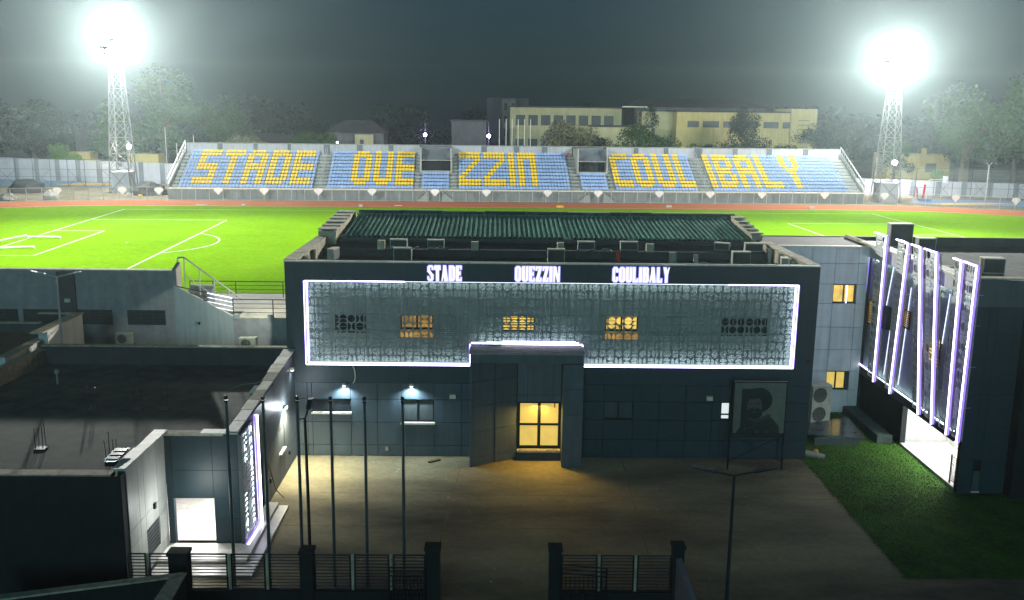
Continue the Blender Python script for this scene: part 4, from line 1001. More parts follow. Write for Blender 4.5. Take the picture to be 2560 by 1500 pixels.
acunit((29.6, 5.0, .35), 1.25, 2.3, .55, 'tall double fan ac unit in the dark gap below the amber window', rz=R(14), group='ac units in the courtyard')
acunit((28.4, 4.8, 1.2), .7, 1.6, .4, 'narrow dark ac unit half hidden behind the edge of the main building', rz=R(-50), group='ac units in the courtyard')
b = MB(); b.w(27.45, 30.9, 4.3, 5.8, 0, .35); b.build('ac_plinth', conc_dk, loc=(29, 5, 0), label='dark plinth under the tall double fan unit', cat='plinth')
b = MB(); b.prism([(28.2, 2.6, .45), (31.2, 1.8, .45), (31.6, 5.6, .45), (28.0, 4.0, .45)], (0, 0, .08)); b.w(28.5, 31.0, 2.1, 2.2, 0, .44); b.build('dark_slab', glass_pale, loc=(29.6, 3, 0), label='dark reflecting slab lying at the end of the lawn', cat='slab')
b = MB(); b.prism([(27.45, .4, .02), (28.3, -.1, .02), (28.5, .35, .02), (27.5, 1.2, .02)], (0, 0, .12)); b.build('debris_board', ac_m, loc=(27.8, .4, 0), label='tilted pale board by the corner of the main building', cat='board')
b = MB(); b.ball((28.15, .8, .12), .16, 8, 5); b.build('debris_lump', court_y, loc=(28.1, .8, 0), label='small yellowish lump at the corner of the lawn', cat='debris')
b = MB(); b.w(32.1, 32.95, 2.4, 7.8, 0, .5); b.build('planter_kerb', conc_dk, loc=(32.4, 4, 0), label='low dark kerb along the wing wall behind the lawn', cat='kerb')

# ================================================================== LIGHT FIN WING (x >= 33)
rw = thing('fin_wing', 'dark wing with slanting illuminated fins above a white lit passage', 'building', (33, -4.6, 0))
b = MB(); b.w(33.6, 47, 2.6, 13.0, 0, 9.7); b.w(33.6, 47, -4.2, 2.6, 2.75, 9.7); b.build('core', dark_paint, rw)
b = MB(); b.w(33.3, 33.59, 2.2, 13, 0, 3.0); b.build('lower_wall', black_wall, rw)
b = MB(); b.w(33.25, 33.59, -4.2, 8.2, 3.0, 9.6); b.build('upper_wall', fin_wall, rw)
b = MB(); b.w(33.0, 33.6, -4.2, 8.6, 2.55, 2.99); b.build('ledge', dark_paint, rw)
b = MB(); b.w(33.0, 33.24, -4.2, 8.2, 9.72, 10.42); b.build('head_beam', pale_clad, rw)
b = MB(); b.w(32.95, 33.75, -4.2, 9.3, 10.43, 10.50); b.build('beam_coping', white_cap, rw)
b = MB(); b.w(33.75, 47, -4.2, 12.7, 9.71, 9.75); b.build('roof', conc_dk, rw)
b = MB(); b.w(27.5, 60, 13.0, 13.3, 4.1, 10.28); b.build('rear_wall', dark_paint, rw)
b = MB(); b.w(33.24, 33.5, 8.3, 12.9, 9.7, 10.42); b.build('side_parapet', cap_m, rw)
# front wall facing the camera, with a slit window and stepped edge
b = MB(); b.w(33.3, 35.5, -4.6, -4.2, 0, 9.7); b.build('front_wall_core', black_wall, rw)
clad(rw, (0, -4.62, 0), X_, NY, [33.25, 33.92, 34.3, 35.52], [.02, 1.75, 3.4, 5.0, 6.6, 8.0, 9.3], [(33.92, 34.3, .02, 1.75)], slate, t=.03)
b = MB(); b.hexa([Vector(q) for q in ((33.25, -4.65, 9.3), (35.5, -4.65, 9.3), (35.5, -4.2, 9.3), (33.25, -4.2, 9.3), (33.25, -4.65, 10.62), (35.5, -4.65, 10.55), (35.5, -4.2, 10.55), (33.25, -4.2, 10.62))]); b.build('front_parapet', grey_clad, rw)
b = MB(); b.w(33.2, 35.55, -4.7, -4.15, 10.63, 10.68); b.build('front_coping', cap_m, rw)
b = MB(); b.w(35.55, 47, -4.6, -4.2, 0, 9.7); b.build('front_wall_return', black_wall, rw)
b = MB(); b.w(35.54, 40, -5.2, -4.61, 0, 10.5); b.build('side_block', black_wall, rw)
b = MB(); b.w(33.95, 34.28, -4.66, -4.55, .15, 1.2); b.build('slit_window', win_white if False else glass_pale, rw)
b = MB(); b.w(33.93, 34.32, -4.69, -4.5, .10, .16); b.build('slit_sill', white_cap, rw)
# passage: white walls, tiled floor, ceiling lamp
pr2 = MB(); pr2.w(33.62, 36.6, 2.45, 2.59, .16, 2.6); pr2.build('passage_end_wall', white_wall, rw)
clad(rw, (0, 2.45, 0), X_, NY, [33.3, 34.25, 35.05, 36.0], [.16, 1.35, 2.6], [], white_wall, t=.02, gap=.008, depth=.03)
clad(rw, (36.05, 0, 0), (0, 1, 0), (-1, 0, 0), [-4.1, -3.0, -1.9, -.8, .3, 1.4, 2.4], [.16, 1.35, 2.6], [], white_wall, t=.03, gap=.008)
b = MB(); b.w(33.3, 36.6, -4.2, 2.6, .0, .145); b.build('passage_plinth', white_wall, rw)
for i in range(4):
    for j in range(9):
        b = MB(); b.w(33.3+i*.75+.004, 33.3+(i+1)*.75-.004, -4.18+j*.75+.004, min(2.44, -4.18+(j+1)*.75)-.004, .146, .158); b.build('floor_tile', tile_w, rw)
b = MB(); b.w(33.6, 36.2, -4.2, 2.45, 2.60, 2.74); b.build('passage_ceiling', white_wall, rw)
for y in (-2.8, .2): 
    b = MB(); b.w(34.4, 35.0, y, y+1.2, 2.56, 2.595); b.build('ceiling_lamp', ceil_e, rw)
b = MB()
for k in range(12): b.w(33.35, 33.4, -4.15, -3.55, 1.55-k*.11, 1.59-k*.11)
b.w(33.34, 33.41, -3.6, -3.55, .16, 1.65); b.w(33.34, 33.41, -4.15, -4.1, .16, 1.65); b.build('louvred_gate', steel_dk, rw)
# amber louvred windows in the wall behind the fins, dark box
for y0, y1, z0, z1, k in ((7.2, 7.9, 5.7, 7.2, win_dimw), (-1.6, -.3, 5.4, 7.0, win_warm), (2.2, 3.0, 6.6, 7.6, win_dimw)):
    window(rw, (33.25, 0, 0), (0, 1, 0), (-1, 0, 0), y0, y1, z0, z1, k, rec=-.02, mull=0, louv=9)
b = MB(); b.w(32.95, 33.24, 4.7, 5.6, 6.0, 7.3); b.build('dark_box', black_wall, rw)
# illuminated fins
fins = thing('light_fin_screen', 'row of six tall perforated fins edged with violet white light tubes on the wing', 'screen', (32.9, 0, 3))
FIN = [((7.0, 5.2), (6.5, 5.2), 2), ((3.9, 2.3), (3.9, 2.85), 2), ((1.95, .75), (.25, -.85), 2), ((.4, -1.1), (-1.2, -2.4), 3), ((-2.8, -3.7), (-2.8, -4.0), 2), ((-3.85, -5.2), (-4.2, -5.1), 3)]
XF = 32.9
for (tf, tn), (bf, bn), nc in FIN:
    z1, z0 = 11.28, 2.85
    def fm(a, c, l, tf=tf, tn=tn, bf=bf, bn=bn): 
        z = z0+(z1-z0)*c; ya = bf+(tf-bf)*c; yb = bn+(tn-bn)*c
        return (XF-l*1.0, ya+(yb-ya)*a, z)
    mbp = perf(nc, 18, fm, rnd, t=.012); mbp.build('perforated_panel', fin_plate, fins)
    e = .10
    far_t, near_t, far_b, near_b = Vector((XF, tf, z1)), Vector((XF, tn, z1)), Vector((XF, bf, z0)), Vector((XF, bn, z0))
    fr = MB(); fr.bar(far_t+Vector((.05, 0, 0)), far_b+Vector((.05, 0, 0)), .035); fr.bar(near_t+Vector((.07, 0, 0)), near_b+Vector((.07, 0, 0)), .04); fr.bar(far_t, near_t, .04)
    for zz in (4.5, 6.5, 8.5, 9.95):
        c = (zz-z0)/(z1-z0); fr.bar(far_b.lerp(far_t, c)+Vector((.05, 0, 0)), near_b.lerp(near_t, c)+Vector((.05, 0, 0)), .025); q = near_b.lerp(near_t, c); fr.bar(q, (33.26, q.y+.1, zz), .02)
    fr.bar(far_t+Vector((.05, 0, -.3)), (33.35, far_t.y, 10.45), .03)
    fr.build('fin_frame', cap_m, fins)
    strip(fins, [near_t+Vector((-.16, 0, 0)), near_b+Vector((-.16, 0, -.05))], led_fin, .052)
    strip(fins, [far_t+Vector((-.12, 0, .04)), near_t+Vector((-.16, 0, .04))], led_fin, .035)
strip(fins, [(32.97, 8.15, 9.75), (32.97, 8.45, 3.2)], led_fin, .045)
strip(fins, [(32.97, 8.45, 3.12), (32.97, 6.6, 3.10)], led_fin, .03); strip(fins, [(32.97, 6.6, 3.08), (32.97, -4.15, 3.05)], led_dim, .03); strip(fins, [(33.08, 8.0, 3.03), (33.08, -4.1, 3.03)], led_wash, .009); strip(fins, [(33.16, 8.0, 9.68), (33.16, -4.1, 9.68)], led_wash, .012)  # the thin wash pair is added to brighten the fin back wall
for ya, za, yb, zb in ((4.9, 9.6, 5.4, 7.3), (4.6, 6.0, 4.9, 3.3), (2.4, 8.9, 2.9, 3.3), (1.3, 9.3, 0.2, 5.6), (-2.0, 9.4, -1.7, 6.8), (-4.1, 8.7, -4.1, 7.2)):
    strip(fins, [(33.2, ya, za), (33.2, yb, zb)], led_dim, .018, 'inner_strip')
acunit((36.5, 12.2, 9.75), 1.45, 1.5, .6, 'tall ac unit with glowing white top edge standing on the wing roof', fan=False, group='ac units on the fin wing')
acunit((37.3, 10.2, 9.75), 1.1, .85, .5, 'dark ac unit with pale top edge behind the third fin', fan=False, group='ac units on the fin wing')
acunit((37.35, 2.2, 9.75), 1.1, .85, .7, 'pale ac unit with dark coil on the wing roof near the parapet end', rz=R(-8), fan=False, group='ac units on the fin wing')
for x, y, h_, lb in ((34.6, 5.0, .7, 'short pale roof pipe beside the tall ac unit'), (34.3, 1.2, .5, 'low roof hatch behind the fourth fin'), (34.6, -2.0, .35, 'low block on the wing roof behind the fifth fin')):
    b = MB(); b.w(x, x+.5, y, y+.6, 9.75, 9.75+h_); b.build('roof_block', cap_m, loc=(x, y, 9.75), label=lb, cat='roof block')

# ================================================================== REAR BLOCK, far to the side of the annex
rb = thing('long_rear_block', 'long grey painted block with barred strip windows behind the flat roofed annex', 'building', (-9.2, 10, 0))
b = MB(); b.w(-45, -9.15, 10.16, 10.4, 0, 8.0); b.build('core', grey_paint, rb)
wr = [(-21.4, -18.75, 4.68, 5.62), (-18.44, -16.0, 4.66, 5.62), (-15.2, -12.97, 4.66, 5.62), (-12.06, -9.7, 4.68, 5.62)]
b = MB()
xs_ = [-45, -21.4, -18.75, -18.44, -16.0, -15.2, -12.97, -12.06, -9.7, -9.14]
for a, c in zip(xs_, xs_[1:]):
    hole = any(abs(a-w[0]) < .01 for w in wr)
    if hole: b.w(a, c, 10.0, 10.149, 0, 4.67); b.w(a, c, 10.0, 10.149, 5.62, 8.05)
    else: b.w(a, c, 10.0, 10.149, 0, 8.05)
b.build('wall', grey_paint, rb)
for w0, w1, z0, z1 in wr: window(rb, (0, 10.0, 0), X_, NY, w0, w1, z0, z1, glass_dk, rec=.12, mull=2, louv=9)
b = MB(); b.w(-45, -9.1, 9.96, 10.5, 8.06, 8.13); b.build('coping', cap_m, rb)
b = MB(); b.w(-16.15, -15.1, 9.82, 9.99, 4.0, 8.0); b.build('pilaster', dark_paint, rb)
flood_fit(-15.5, 9.8, 6.25, 'small pale lamp on the dark pilaster of the long block')
b = MB(); b.prism([(-8.9, 10.0, 0), (-8.9, 10.9, 0), (-8.9, 10.9, 8.5), (-8.9, 10.0, 8.2)], (-.24, 0, 0)); b.build('end_wall', grey_paint, rb)
acunit((-12.2, 9.7, 3.5), 1.0, .72, .35, 'ac unit with round fan hung on the long grey wall', group='ac units beyond the annex')
acunit((-4.05, 7.65, 3.75), .98, .75, .4, 'pale ac unit with round fan on the annex parapet beside the main building', group='ac units beyond the annex')
# walkway and stair block
wk = thing('stair_walkway', 'concrete stair and walkway with steel railings and a lit sloping wall', 'walkway', (-5, 8, 0))
b = MB(); b.prism([(-9.1, 10.0, 0), (-5.0, 8.0, 0), (-5.0, 8.0, 5.75), (-9.1, 10.0, 7.2)], (.06, .12, 0)); b.build('sloping_wall', pale_clad, wk)
b = MB(); b.w(-4.98, -.13, 8.0, 8.2, 0, 5.6); b.build('deck_wall', grey_paint, wk)
b = MB(); b.w(-4.98, -.13, 8.2, 16.5, 5.2, 5.5); b.w(-8.6, -4.98, 10.5, 16.5, 5.2, 5.5); b.build('deck', stand_m, wk)
for x in (-4.95, -2.9, -.35):
    b = MB(); b.w(x, x+.32, 7.93, 8.2, 5.55, 5.85); b.build('block', stand_m, wk)
b = MB(); b.w(-4.98, -.13, 8.0, 8.2, 5.601, 5.66); b.build('deck_coping', cap_m, wk)
for i in range(7):
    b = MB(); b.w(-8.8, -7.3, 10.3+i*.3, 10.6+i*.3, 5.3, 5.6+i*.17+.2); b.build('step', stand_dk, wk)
def railing(pts, h, n, r=.03, name='railing', bars=4):
    rl = MB()
    for k_ in range(bars):
        hh = h*(1-k_/(bars+.0)); rl.path([Vector(p)+Vector((0, 0, hh)) for p in pts], r if k_ == 0 else r*.6, 6)
    for p, q in zip(pts, pts[1:]):
        for i in range(n+1):
            a = Vector(p).lerp(Vector(q), i/n); rl.bar(a, a+Vector((0, 0, h)), r)
    return rl.build(name, steel_dk, wk)
railing([(-9.4, 14, 5.7), (-6.4, 14, 5.7)], 1.05, 2); railing([(-6.4, 14, 5.7), (-3.3, 14, 5.7), (-.3, 14, 5.7)], 1.05, 1)
railing([(-8.95, 10.0, 6.1), (-4.96, 8.05, 5.78)], 1.05, 2); railing([(-4.96, 8.05, 5.7), (-.2, 8.05, 5.7)], 1.05, 2)
b = MB(); b.path([(-9.1, 11, 8.75), (-8.7, 11.0, 8.8), (-5.4, 12, 5.9)], .05, 6)
for t_ in (0, .25, .5, .75): q = Vector((-8.7, 11, 8.8)).lerp(Vector((-5.4, 12, 5.9)), t_); b.bar(q, (q.x, q.y, max(5.5, q.z-1.9)), .04)
b.bar((-9.1, 11, 8.75), (-9.1, 11, 6.5), .05); b.bar((-8.7, 11, 7.7), (-6.9, 11.5, 6.1), .03); b.build('stair_railing', galv, wk)
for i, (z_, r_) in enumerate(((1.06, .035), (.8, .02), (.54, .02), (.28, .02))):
    s_ = MB(); s_.bar((-6.7, 8.85, 5.9+z_), (-4.98, 8.0, 5.78+z_), r_); s_.build('self_glowing_rail', led_dim, wk)  # glint on the rail put in as dim emission, no lamp here
light('walkway_light', 'SPOT', (-3.0, 4.6, 8.6), 900, (.85, .97, .85), .1, (-6.2, 9.2, 4.2), 62, .15)
light('walkway_top_light', 'POINT', (-3.2, 10.5, 8.6), 500, (1, .9, .65), .1)
b = MB(); b.w(-7.42, -7.3, 9.05, 9.15, 4.95, 5.1); b.bar((-7.42, 9.1, 5.05), (-7.6, 9.05, 5.12), .02); b.build('wall_bracket', blk, loc=(-7.4, 9.1, 5), label='small black bracket on the lit sloping wall', cat='bracket')

# ================================================================== ANNEX (flat roof, nearer)
an = thing('flat_roof_annex', 'flat roofed grey annex with dark screed roof and a white lit doorway', 'building', (.33, -11, 0))
b = MB(); b.w(-13.4, .18, -11.0, 1.6, 2.9, 4.46); b.w(-20, -2.9, -15.2, -11.0, 2.9, 4.46); b.w(-20, -13.4, -11, -.7, 2.9, 4.46); b.build('roof_slab', conc_dk, an)
b = MB(); b.hexa([Vector(q) for q in ((-13.4, 1.55, 0), (-.02, 1.55, 0), (-.02, 1.85, 0), (-13.4, 1.85, 0), (-13.4, 1.55, 5.36), (-.02, 1.55, 5.42), (-.02, 1.85, 5.42), (-13.4, 1.85, 5.36))]); b.build('rear_parapet', dark_paint, an)
for i in range(9):
    x = -13.4+i*1.48; b = MB(); b.w(x+.01, x+1.47, 1.5, 1.9, 5.43, 5.49); b.build('coping', cap_m, an)
# right hand wall (facing the forecourt), grows taller towards the main building
XA = .33
b = MB(); b.hexa([Vector(q) for q in ((.02, -11, 0), (.28, -11, 0), (.28, -.03, 0), (.02, -.03, 0), (.02, -11, 5.05), (.28, -11, 5.05), (.28, -.03, 5.72), (.02, -.03, 5.72))]); b.build('side_wall', grey_clad, an)
zrow = [.02, 1.3, 2.7, 3.9]
clad(an, (XA, 0, 0), (0, 1, 0), (1, 0, 0), [-9.1, -7.9, -6.95, -5.7, -3.9, -2.7, -1.4, -.05], zrow, [(-7.9, -6.95, 0, 2.7), (-3.9, -2.7, 1.3, 2.7)], grey_clad, t=.05, gap=.01)
for a, c, z in ((-9.1, -7.0, 5.18), (-7.0, -4.7, 5.32), (-4.7, -2.4, 5.46), (-2.4, -.05, 5.6)):
    b = MB((XA, 0, 0), (0, 1, 0), (1, 0, 0)); b.box(a+.01, c-.01, -.05, 0, 3.91, z-.08); b.build('panel', grey_clad, an)
rr = random.Random(4)
for i in range(9):
    y0 = -11.1+i*1.23; z = 5.10+.62*(i+.5)/9+.03
    b = MB(); wv = rr.uniform(-.03, .05); b.hexa([Vector(q) for q in ((-.12-wv, y0+.02, z-.03), (.40, y0+.02, z-.03), (.40, y0+1.21, z+.03), (-.12-wv*2, y0+1.21, z+.03), (-.12-wv, y0+.02, z+.03), (.40, y0+.02, z+.03), (.40, y0+1.21, z+.09), (-.12-wv*2, y0+1.21, z+.09))])
    b.build('coping', tile_cap if i in (0, 1, 7) else (cap_m if i % 2 else white_cap), an)
window(an, (XA, 0, 0), (0, 1, 0), (1, 0, 0), -3.85, -2.75, 1.5, 2.65, win_dimw, rec=.2, mull=0, louv=7, sill=cap_m)
b = MB((XA, 0, 0), (0, 1, 0), (1, 0, 0)); b.box(-7.85, -7.0, -.10, -.05, .32, 2.68); b.build('white_door', white_wall, an)
# front: recess wall with doorway
b = MB(); b.w(-2.62, -2.38, -11.0, -10.75, 0, 5.0); b.w(-.72, .32, -11.0, -10.75, 0, 5.0); b.w(-2.38, -.72, -11.0, -10.75, 2.28, 5.0); b.build('front_wall', slate, an)
clad(an, (0, -11.0, 0), X_, NY, [-2.62, -2.38, -.72, .32], [.3, 1.4, 2.28, 3.5, 5.0], [(-2.38, -.72, 0, 2.28)], slate, t=.02, gap=.008, depth=.025)
b = MB(); b.w(-2.75, -.2, -11.15, -10.7, 5.01, 5.10); b.build('coping', cap_m, an)
b = MB(); b.w(-1.1, .42, -11.2, -10.7, 5.11, 5.16); b.build('coping', tile_cap, an)
# interior seen through the doorway
b = MB(); b.w(-5, 0, -10.74, -5.0, .28, .30); b.build('interior_floor', tile_w, an)
for i in range(8):
    for j in range(9):
        b = MB(); cx_, cy_ = -5.0+i*.62, -10.7+j*.62; b.w(cx_+.004, cx_+.616, cy_+.004, cy_+.616, .302, .312); b.build('floor_tile', tile_w, an)
b = MB(); b.w(-5, .0, -5.0, -4.9, .28, 2.85); b.w(-5.1, -5.0, -10.74, -5.0, .28, 2.85); b.w(-.02, .0, -10.74, -9.3, .28, 2.85); b.build('interior_wall', white_wall, an)
b = MB(); b.w(-5.1, .0, -10.74, -4.9, 2.86, 2.89); b.build('interior_ceiling', white_wall, an)
for y in (-10.3, -8.2): b = MB(); b.w(-2.3, -1.1, y, y+.4, 2.8, 2.85); b.build('ceiling_lamp', ceil_e, an)
# entry side wall with white tiled coping and a barred window
b = MB(); b.w(-2.9, -2.66, -15.0, -11.0, 0, 5.1); b.build('entry_wall', grey_clad, an)
clad(an, (-2.62, 0, 0), (0, 1, 0), (1, 0, 0), [-15.0, -13.95, -13.4, -12.0, -11.05], [.3, .75, 1.95, 2.6, 5.1], [(-13.4, -12.0, .75, 1.95)], pale_clad, t=.04, gap=.01)
window(an, (-2.62, 0, 0), (0, 1, 0), (1, 0, 0), -13.38, -12.02, .77, 1.93, glass_dk, rec=.15, mull=0, louv=7)
for i, (ya, yb, z) in enumerate(((-15.35, -14.3, 5.18), (-14.3, -13.1, 5.16), (-13.1, -12.0, 5.14), (-12.0, -10.9, 5.12))):
    b = MB(); b.w(-2.98-.04*(i % 2), -2.5, ya+.01, yb-.01, z, z+.07); b.build('coping', tile_cap, an)
flood_fit(-2.62, -12.4, 2.6, 'black wall bracket light on the pale entry wall', blk, .5)
light('entry_fill_light', 'POINT', (-1.3, -12.7, 2.6), 120, (.93, 1, .96), .5)  # unseen fill added to brighten the entry wall and terrace
b = MB(); b.w(-22, -2.66, -15.4, -15.0, 0, 4.98); b.build('street_wall', black_wall, an)
for i in range(10):
    b = MB(); b.w(-22+i*1.9+.01, -22+(i+1)*1.9-.01, -15.45, -14.95, 4.99, 5.05); b.build('coping', cap_m, an)
# terrace and steps
b = MB(); b.w(-2.62, .9, -12.6, -11.0, 0, .30); b.w(.33, .9, -11, -6.8, 0, .30); b.build('terrace', tile_w, an)
b = MB(); b.w(-2.62, 1.35, -13.5, -12.61, 0, .15); b.w(.91, 1.35, -12.6, -6.8, 0, .15); b.build('step', tile_w, an)
# perforated lit panel on the side wall
ap = thing('lit_wall_screen', 'narrow perforated panel with a bright violet white light tube on the annex side wall', 'screen', (.45, -10, 0))
mbp = perf(3, 10, lambda a, c, l: (.50+l, -11.0+a*1.75, .35+c*4.65), rnd); mbp.build('perforated_panel', pale_plate, ap)
b = MB(); b.w(.335, .35, -11.0, -9.15, .3, 5.0); b.build('backing', white_wall, ap)
b = MB(); b.w(.34, .5, -11.06, -11.0, .25, 5.05); b.w(.34, .5, -11.0, -9.2, 5.0, 5.05); b.build('surround', grey_clad, ap)
strip(ap, [(.66, -9.12, 5.25), (.66, -9.0, .32)], led, .065); strip(ap, [(.66, -9.0, .32), (.62, -11.1, .30)], led, .045); strip(ap, [(.43, -10.9, 4.9), (.43, -9.3, 4.9)], led_dim, .02)
strip(ap, [(.42, -10.98, 4.8), (.42, -10.98, .4)], led_dim, .015); strip(ap, [(.40, -9.16, 4.8), (.40, -9.16, .4)], led_wash, .02); strip(ap, [(.40, -10.0, 4.9), (.40, -10.0, 3.4)], led_wash, .015); strip(ap, [(.40, -10.2, 2.2), (.40, -10.2, .5)], led_wash, .012)
sconce(XA, -2.8, 3.55, (1, 0, 0), 'bright round wall lamp on the annex side wall above the barred amber window', 1450, True, (1.0, .92, .68))
light('wall_lamp_glow', 'POINT', (XA+.45, -2.8, 3.6), 110, (.85, .93, 1.0), .08)
sconce(XA, -1.0, 5.0, (1, 0, 0), 'lit wall lamp high in the corner where annex meets the main building', 45)
b = MB(); b.path([(.36, -6.2, 1.9), (.42, -5.9, 1.2), (.5, -5.6, .4), (.9, -5.7, .03)], .02, 5); b.w(.33, .4, -6.0, -5.8, .9, 1.1); b.build('loose_cable', blk, loc=(.4, -6, 0), label='thin dark cable dangling on the annex side wall', cat='cable')
b = MB(); b.w(.33, .42, -2.0, -1.85, .8, .95); b.build('socket_box', blk, loc=(.33, -1.9, .8), label='small black box low on the annex wall near the corner', cat='junction box')
# solar panel, rebar starters, roof clutter
sp = thing('solar_panel', 'small tilted solar panel on the coping of the entry wall', 'solar panel', (-3.0, -14.2, 5.2))
b = MB(); b.hexa([Vector(q) for q in ((-3.5, -14.7, 5.30), (-2.95, -14.7, 5.3), (-2.95, -13.6, 5.36), (-3.5, -13.6, 5.36), (-3.5, -14.7, 5.34), (-2.95, -14.7, 5.34), (-2.95, -13.6, 5.40), (-3.5, -13.6, 5.40))]); b.build('frame', galv_w, sp)
for i in range(3):
    b = MB(); y = -14.66+i*.35; z = 5.345+(y+14.7)*.0545+.008; b.w(-3.46, -2.99, y, y+.32, z, z+.014); b.build('cell', solar_m, sp)
b = MB(); b.bar((-3.2, -14.2, 5.05), (-3.2, -14.2, 5.32), .03); b.build('bracket', steel_dk, sp)
for i, (x, y) in enumerate(((-7.55, -6.2), (-5.5, -6.1), (-4.3, -6.1), (-7.45, -11.3), (-4.1, -12.6), (-6.2, -3.9))):
    b = MB(); r_ = random.Random(i)
    for dx, dy in ((-.14, -.14), (.14, -.14), (.14, .14), (-.14, .14)):
        h_ = .85+r_.uniform(0, .35); b.bar((x+dx, y+dy, 4.46), (x+dx*1.15+r_.uniform(-.05, .05), y+dy, 4.46+h_), .014, 4)
    b.w(x-.2, x+.2, y-.2, y+.2, 4.46, 4.52)
    b.build('rebar_starter', steel_dk, loc=(x, y, 4.46), cat='rebar', group='rebar starters on the annex roof',
            label=('rebar stubs in the rear row farthest from the lit wall', 'rebar stubs in the middle of the rear row on the annex roof', 'rebar stubs of the rear row nearest the lit side wall', 'rebar stubs alone near the picture edge on the annex roof', 'rebar stubs by the solar panel on the annex roof', 'short rebar stubs deep in the shade of the annex roof')[i])
b = MB(); b.path([(-2.2, -2.9, 4.5), (-1.8, -2.2, 4.52), (-1.2, -1.9, 4.5), (-.6, -1.4, 4.6)], .02, 5); b.build('roof_wire', galv, loc=(-2, -2.5, 4.46), label='thin pale wire lying on the annex roof near the corner', cat='cable')
b = MB(); b.hexa([Vector(q) for q in ((-1.1, -3.6, 4.5), (-.6, -3.6, 4.5), (-.5, -2.9, 4.5), (-1.0, -2.9, 4.5), (-1.1, -3.6, 4.56), (-.6, -3.6, 4.56), (-.5, -2.9, 4.7), (-1.0, -2.9, 4.7))]); b.build('loose_tile', tile_cap, loc=(-.8, -3.2, 4.5), label='loose pale tile lying on the annex roof by the parapet', cat='tile')
b = MB(); b.bar((-10.9, -2.2, 4.46), (-10.9, -2.2, 5.0), .05); b.ball((-10.9, -2.2, 5.1), .13, 8, 6); b.build('roof_vent', ac_m, loc=(-10.9, -2.2, 4.46), label='small pale vent on the annex roof at the picture edge', cat='vent')
b = MB(); b.prism([(-2.0, -13.0, 4.46), (-1.2, -13, 4.46), (-1.2, -13, 4.47), (-2, -13, 4.47)], (0, .01, 0))
# block wall and lower roofs beyond the annex
lb_ = thing('stepped_side_block', 'low blocks with orange lit copings beside the long grey block', 'building', (-14, 4, 0))
b = MB(); b.w(-14.2, -13.9, -1.2, 6.9, 3, 5.5); b.build('parapet_wall', pale_clad, lb_)
b = MB(); b.w(-14.3, -13.8, -1.3, 4.4, 5.51, 5.57); b.build('coping', cap_m, lb_)
b = MB(); b.w(-30, -14.21, -1.2, 6.9, 3, 4.9); b.build('roof', conc_dk if False else wood, lb_)
b = MB(); b.w(-14.0, -13.5, 2.6, 7.0, 3, 6.0); b.build('block_wall', pale_clad, lb_)
b = MB(); b.w(-14.1, -13.45, 1.9, 7.1, 6.01, 6.08); b.w(-16, -14.11, 6.8, 7.1, 6.01, 6.08); b.build('coping', court_y if False else cap_m, lb_)
b = MB(); b.w(-30, -15.0, 6.95, 7.2, 3, 5.4); b.build('rear_wall', dark_paint, lb_)
b = MB(); b.w(-18.5, -16.0, 6.9, 7.25, 5.41, 5.47); b.build('rear_coping', cap_m, lb_)
b = MB(); b.hexa([Vector(q) for q in ((-13.95, -3.0, 4.4), (-13.55, -3.0, 4.4), (-13.1, 1.5, 4.4), (-13.5, 1.5, 4.4), (-13.95, -3.0, 5.3), (-13.55, -3.0, 5.3), (-13.1, 1.5, 5.3), (-13.5, 1.5, 5.3))]); b.build('inner_parapet', cap_m, lb_)

# ================================================================== POLES, LAMPS, BILLBOARD, FENCE
names = ['flagpole nearest the bright light tube of the annex', 'flagpole standing in front of the annex steps', 'flagpole beside the black lamp post', 'flagpole in front of the low wide window', 'flagpole between the two facade windows', 'flagpole in front of the two pane window, nearest the porch']
proto = None
for i, x in enumerate((.90, 2.25, 3.5, 4.72, 5.97, 7.37)):
    loc = (x, -14.2, 0)
    if proto is None:
        proto = thing('flagpole', 'dark '+names[0], 'flagpole', loc, group='flagpoles in front of the forecourt fence')
        b = MB(); b.bar((x, -14.2, 0), (x, -14.2, 3.6), .062, 10, .058); b.bar((x, -14.2, 3.6), (x, -14.2, 7.42), .058, 10, .048); b.build('pole', pole_m, proto, smooth=False)
        b = MB(); b.bar((x, -14.2, 7.421), (x, -14.2, 7.5), .075, 10); b.build('collar', steel_dk, proto)
        b = MB(); b.ball((x, -14.2, 7.59), .08, 10, 8); b.build('finial', steel_dk, proto, smooth=True)
        b = MB(); b.w(x-.16, x+.16, -14.36, -14.04, 0, .05); b.build('base_plate', steel_dk, proto)
        b = MB(); b.bar((x+.085, -14.26, 1.2), (x+.075, -14.26, 7.3), .008, 4); b.build('halyard', galv, proto)
    else: copy_thing(proto, loc, 'dark '+names[i])
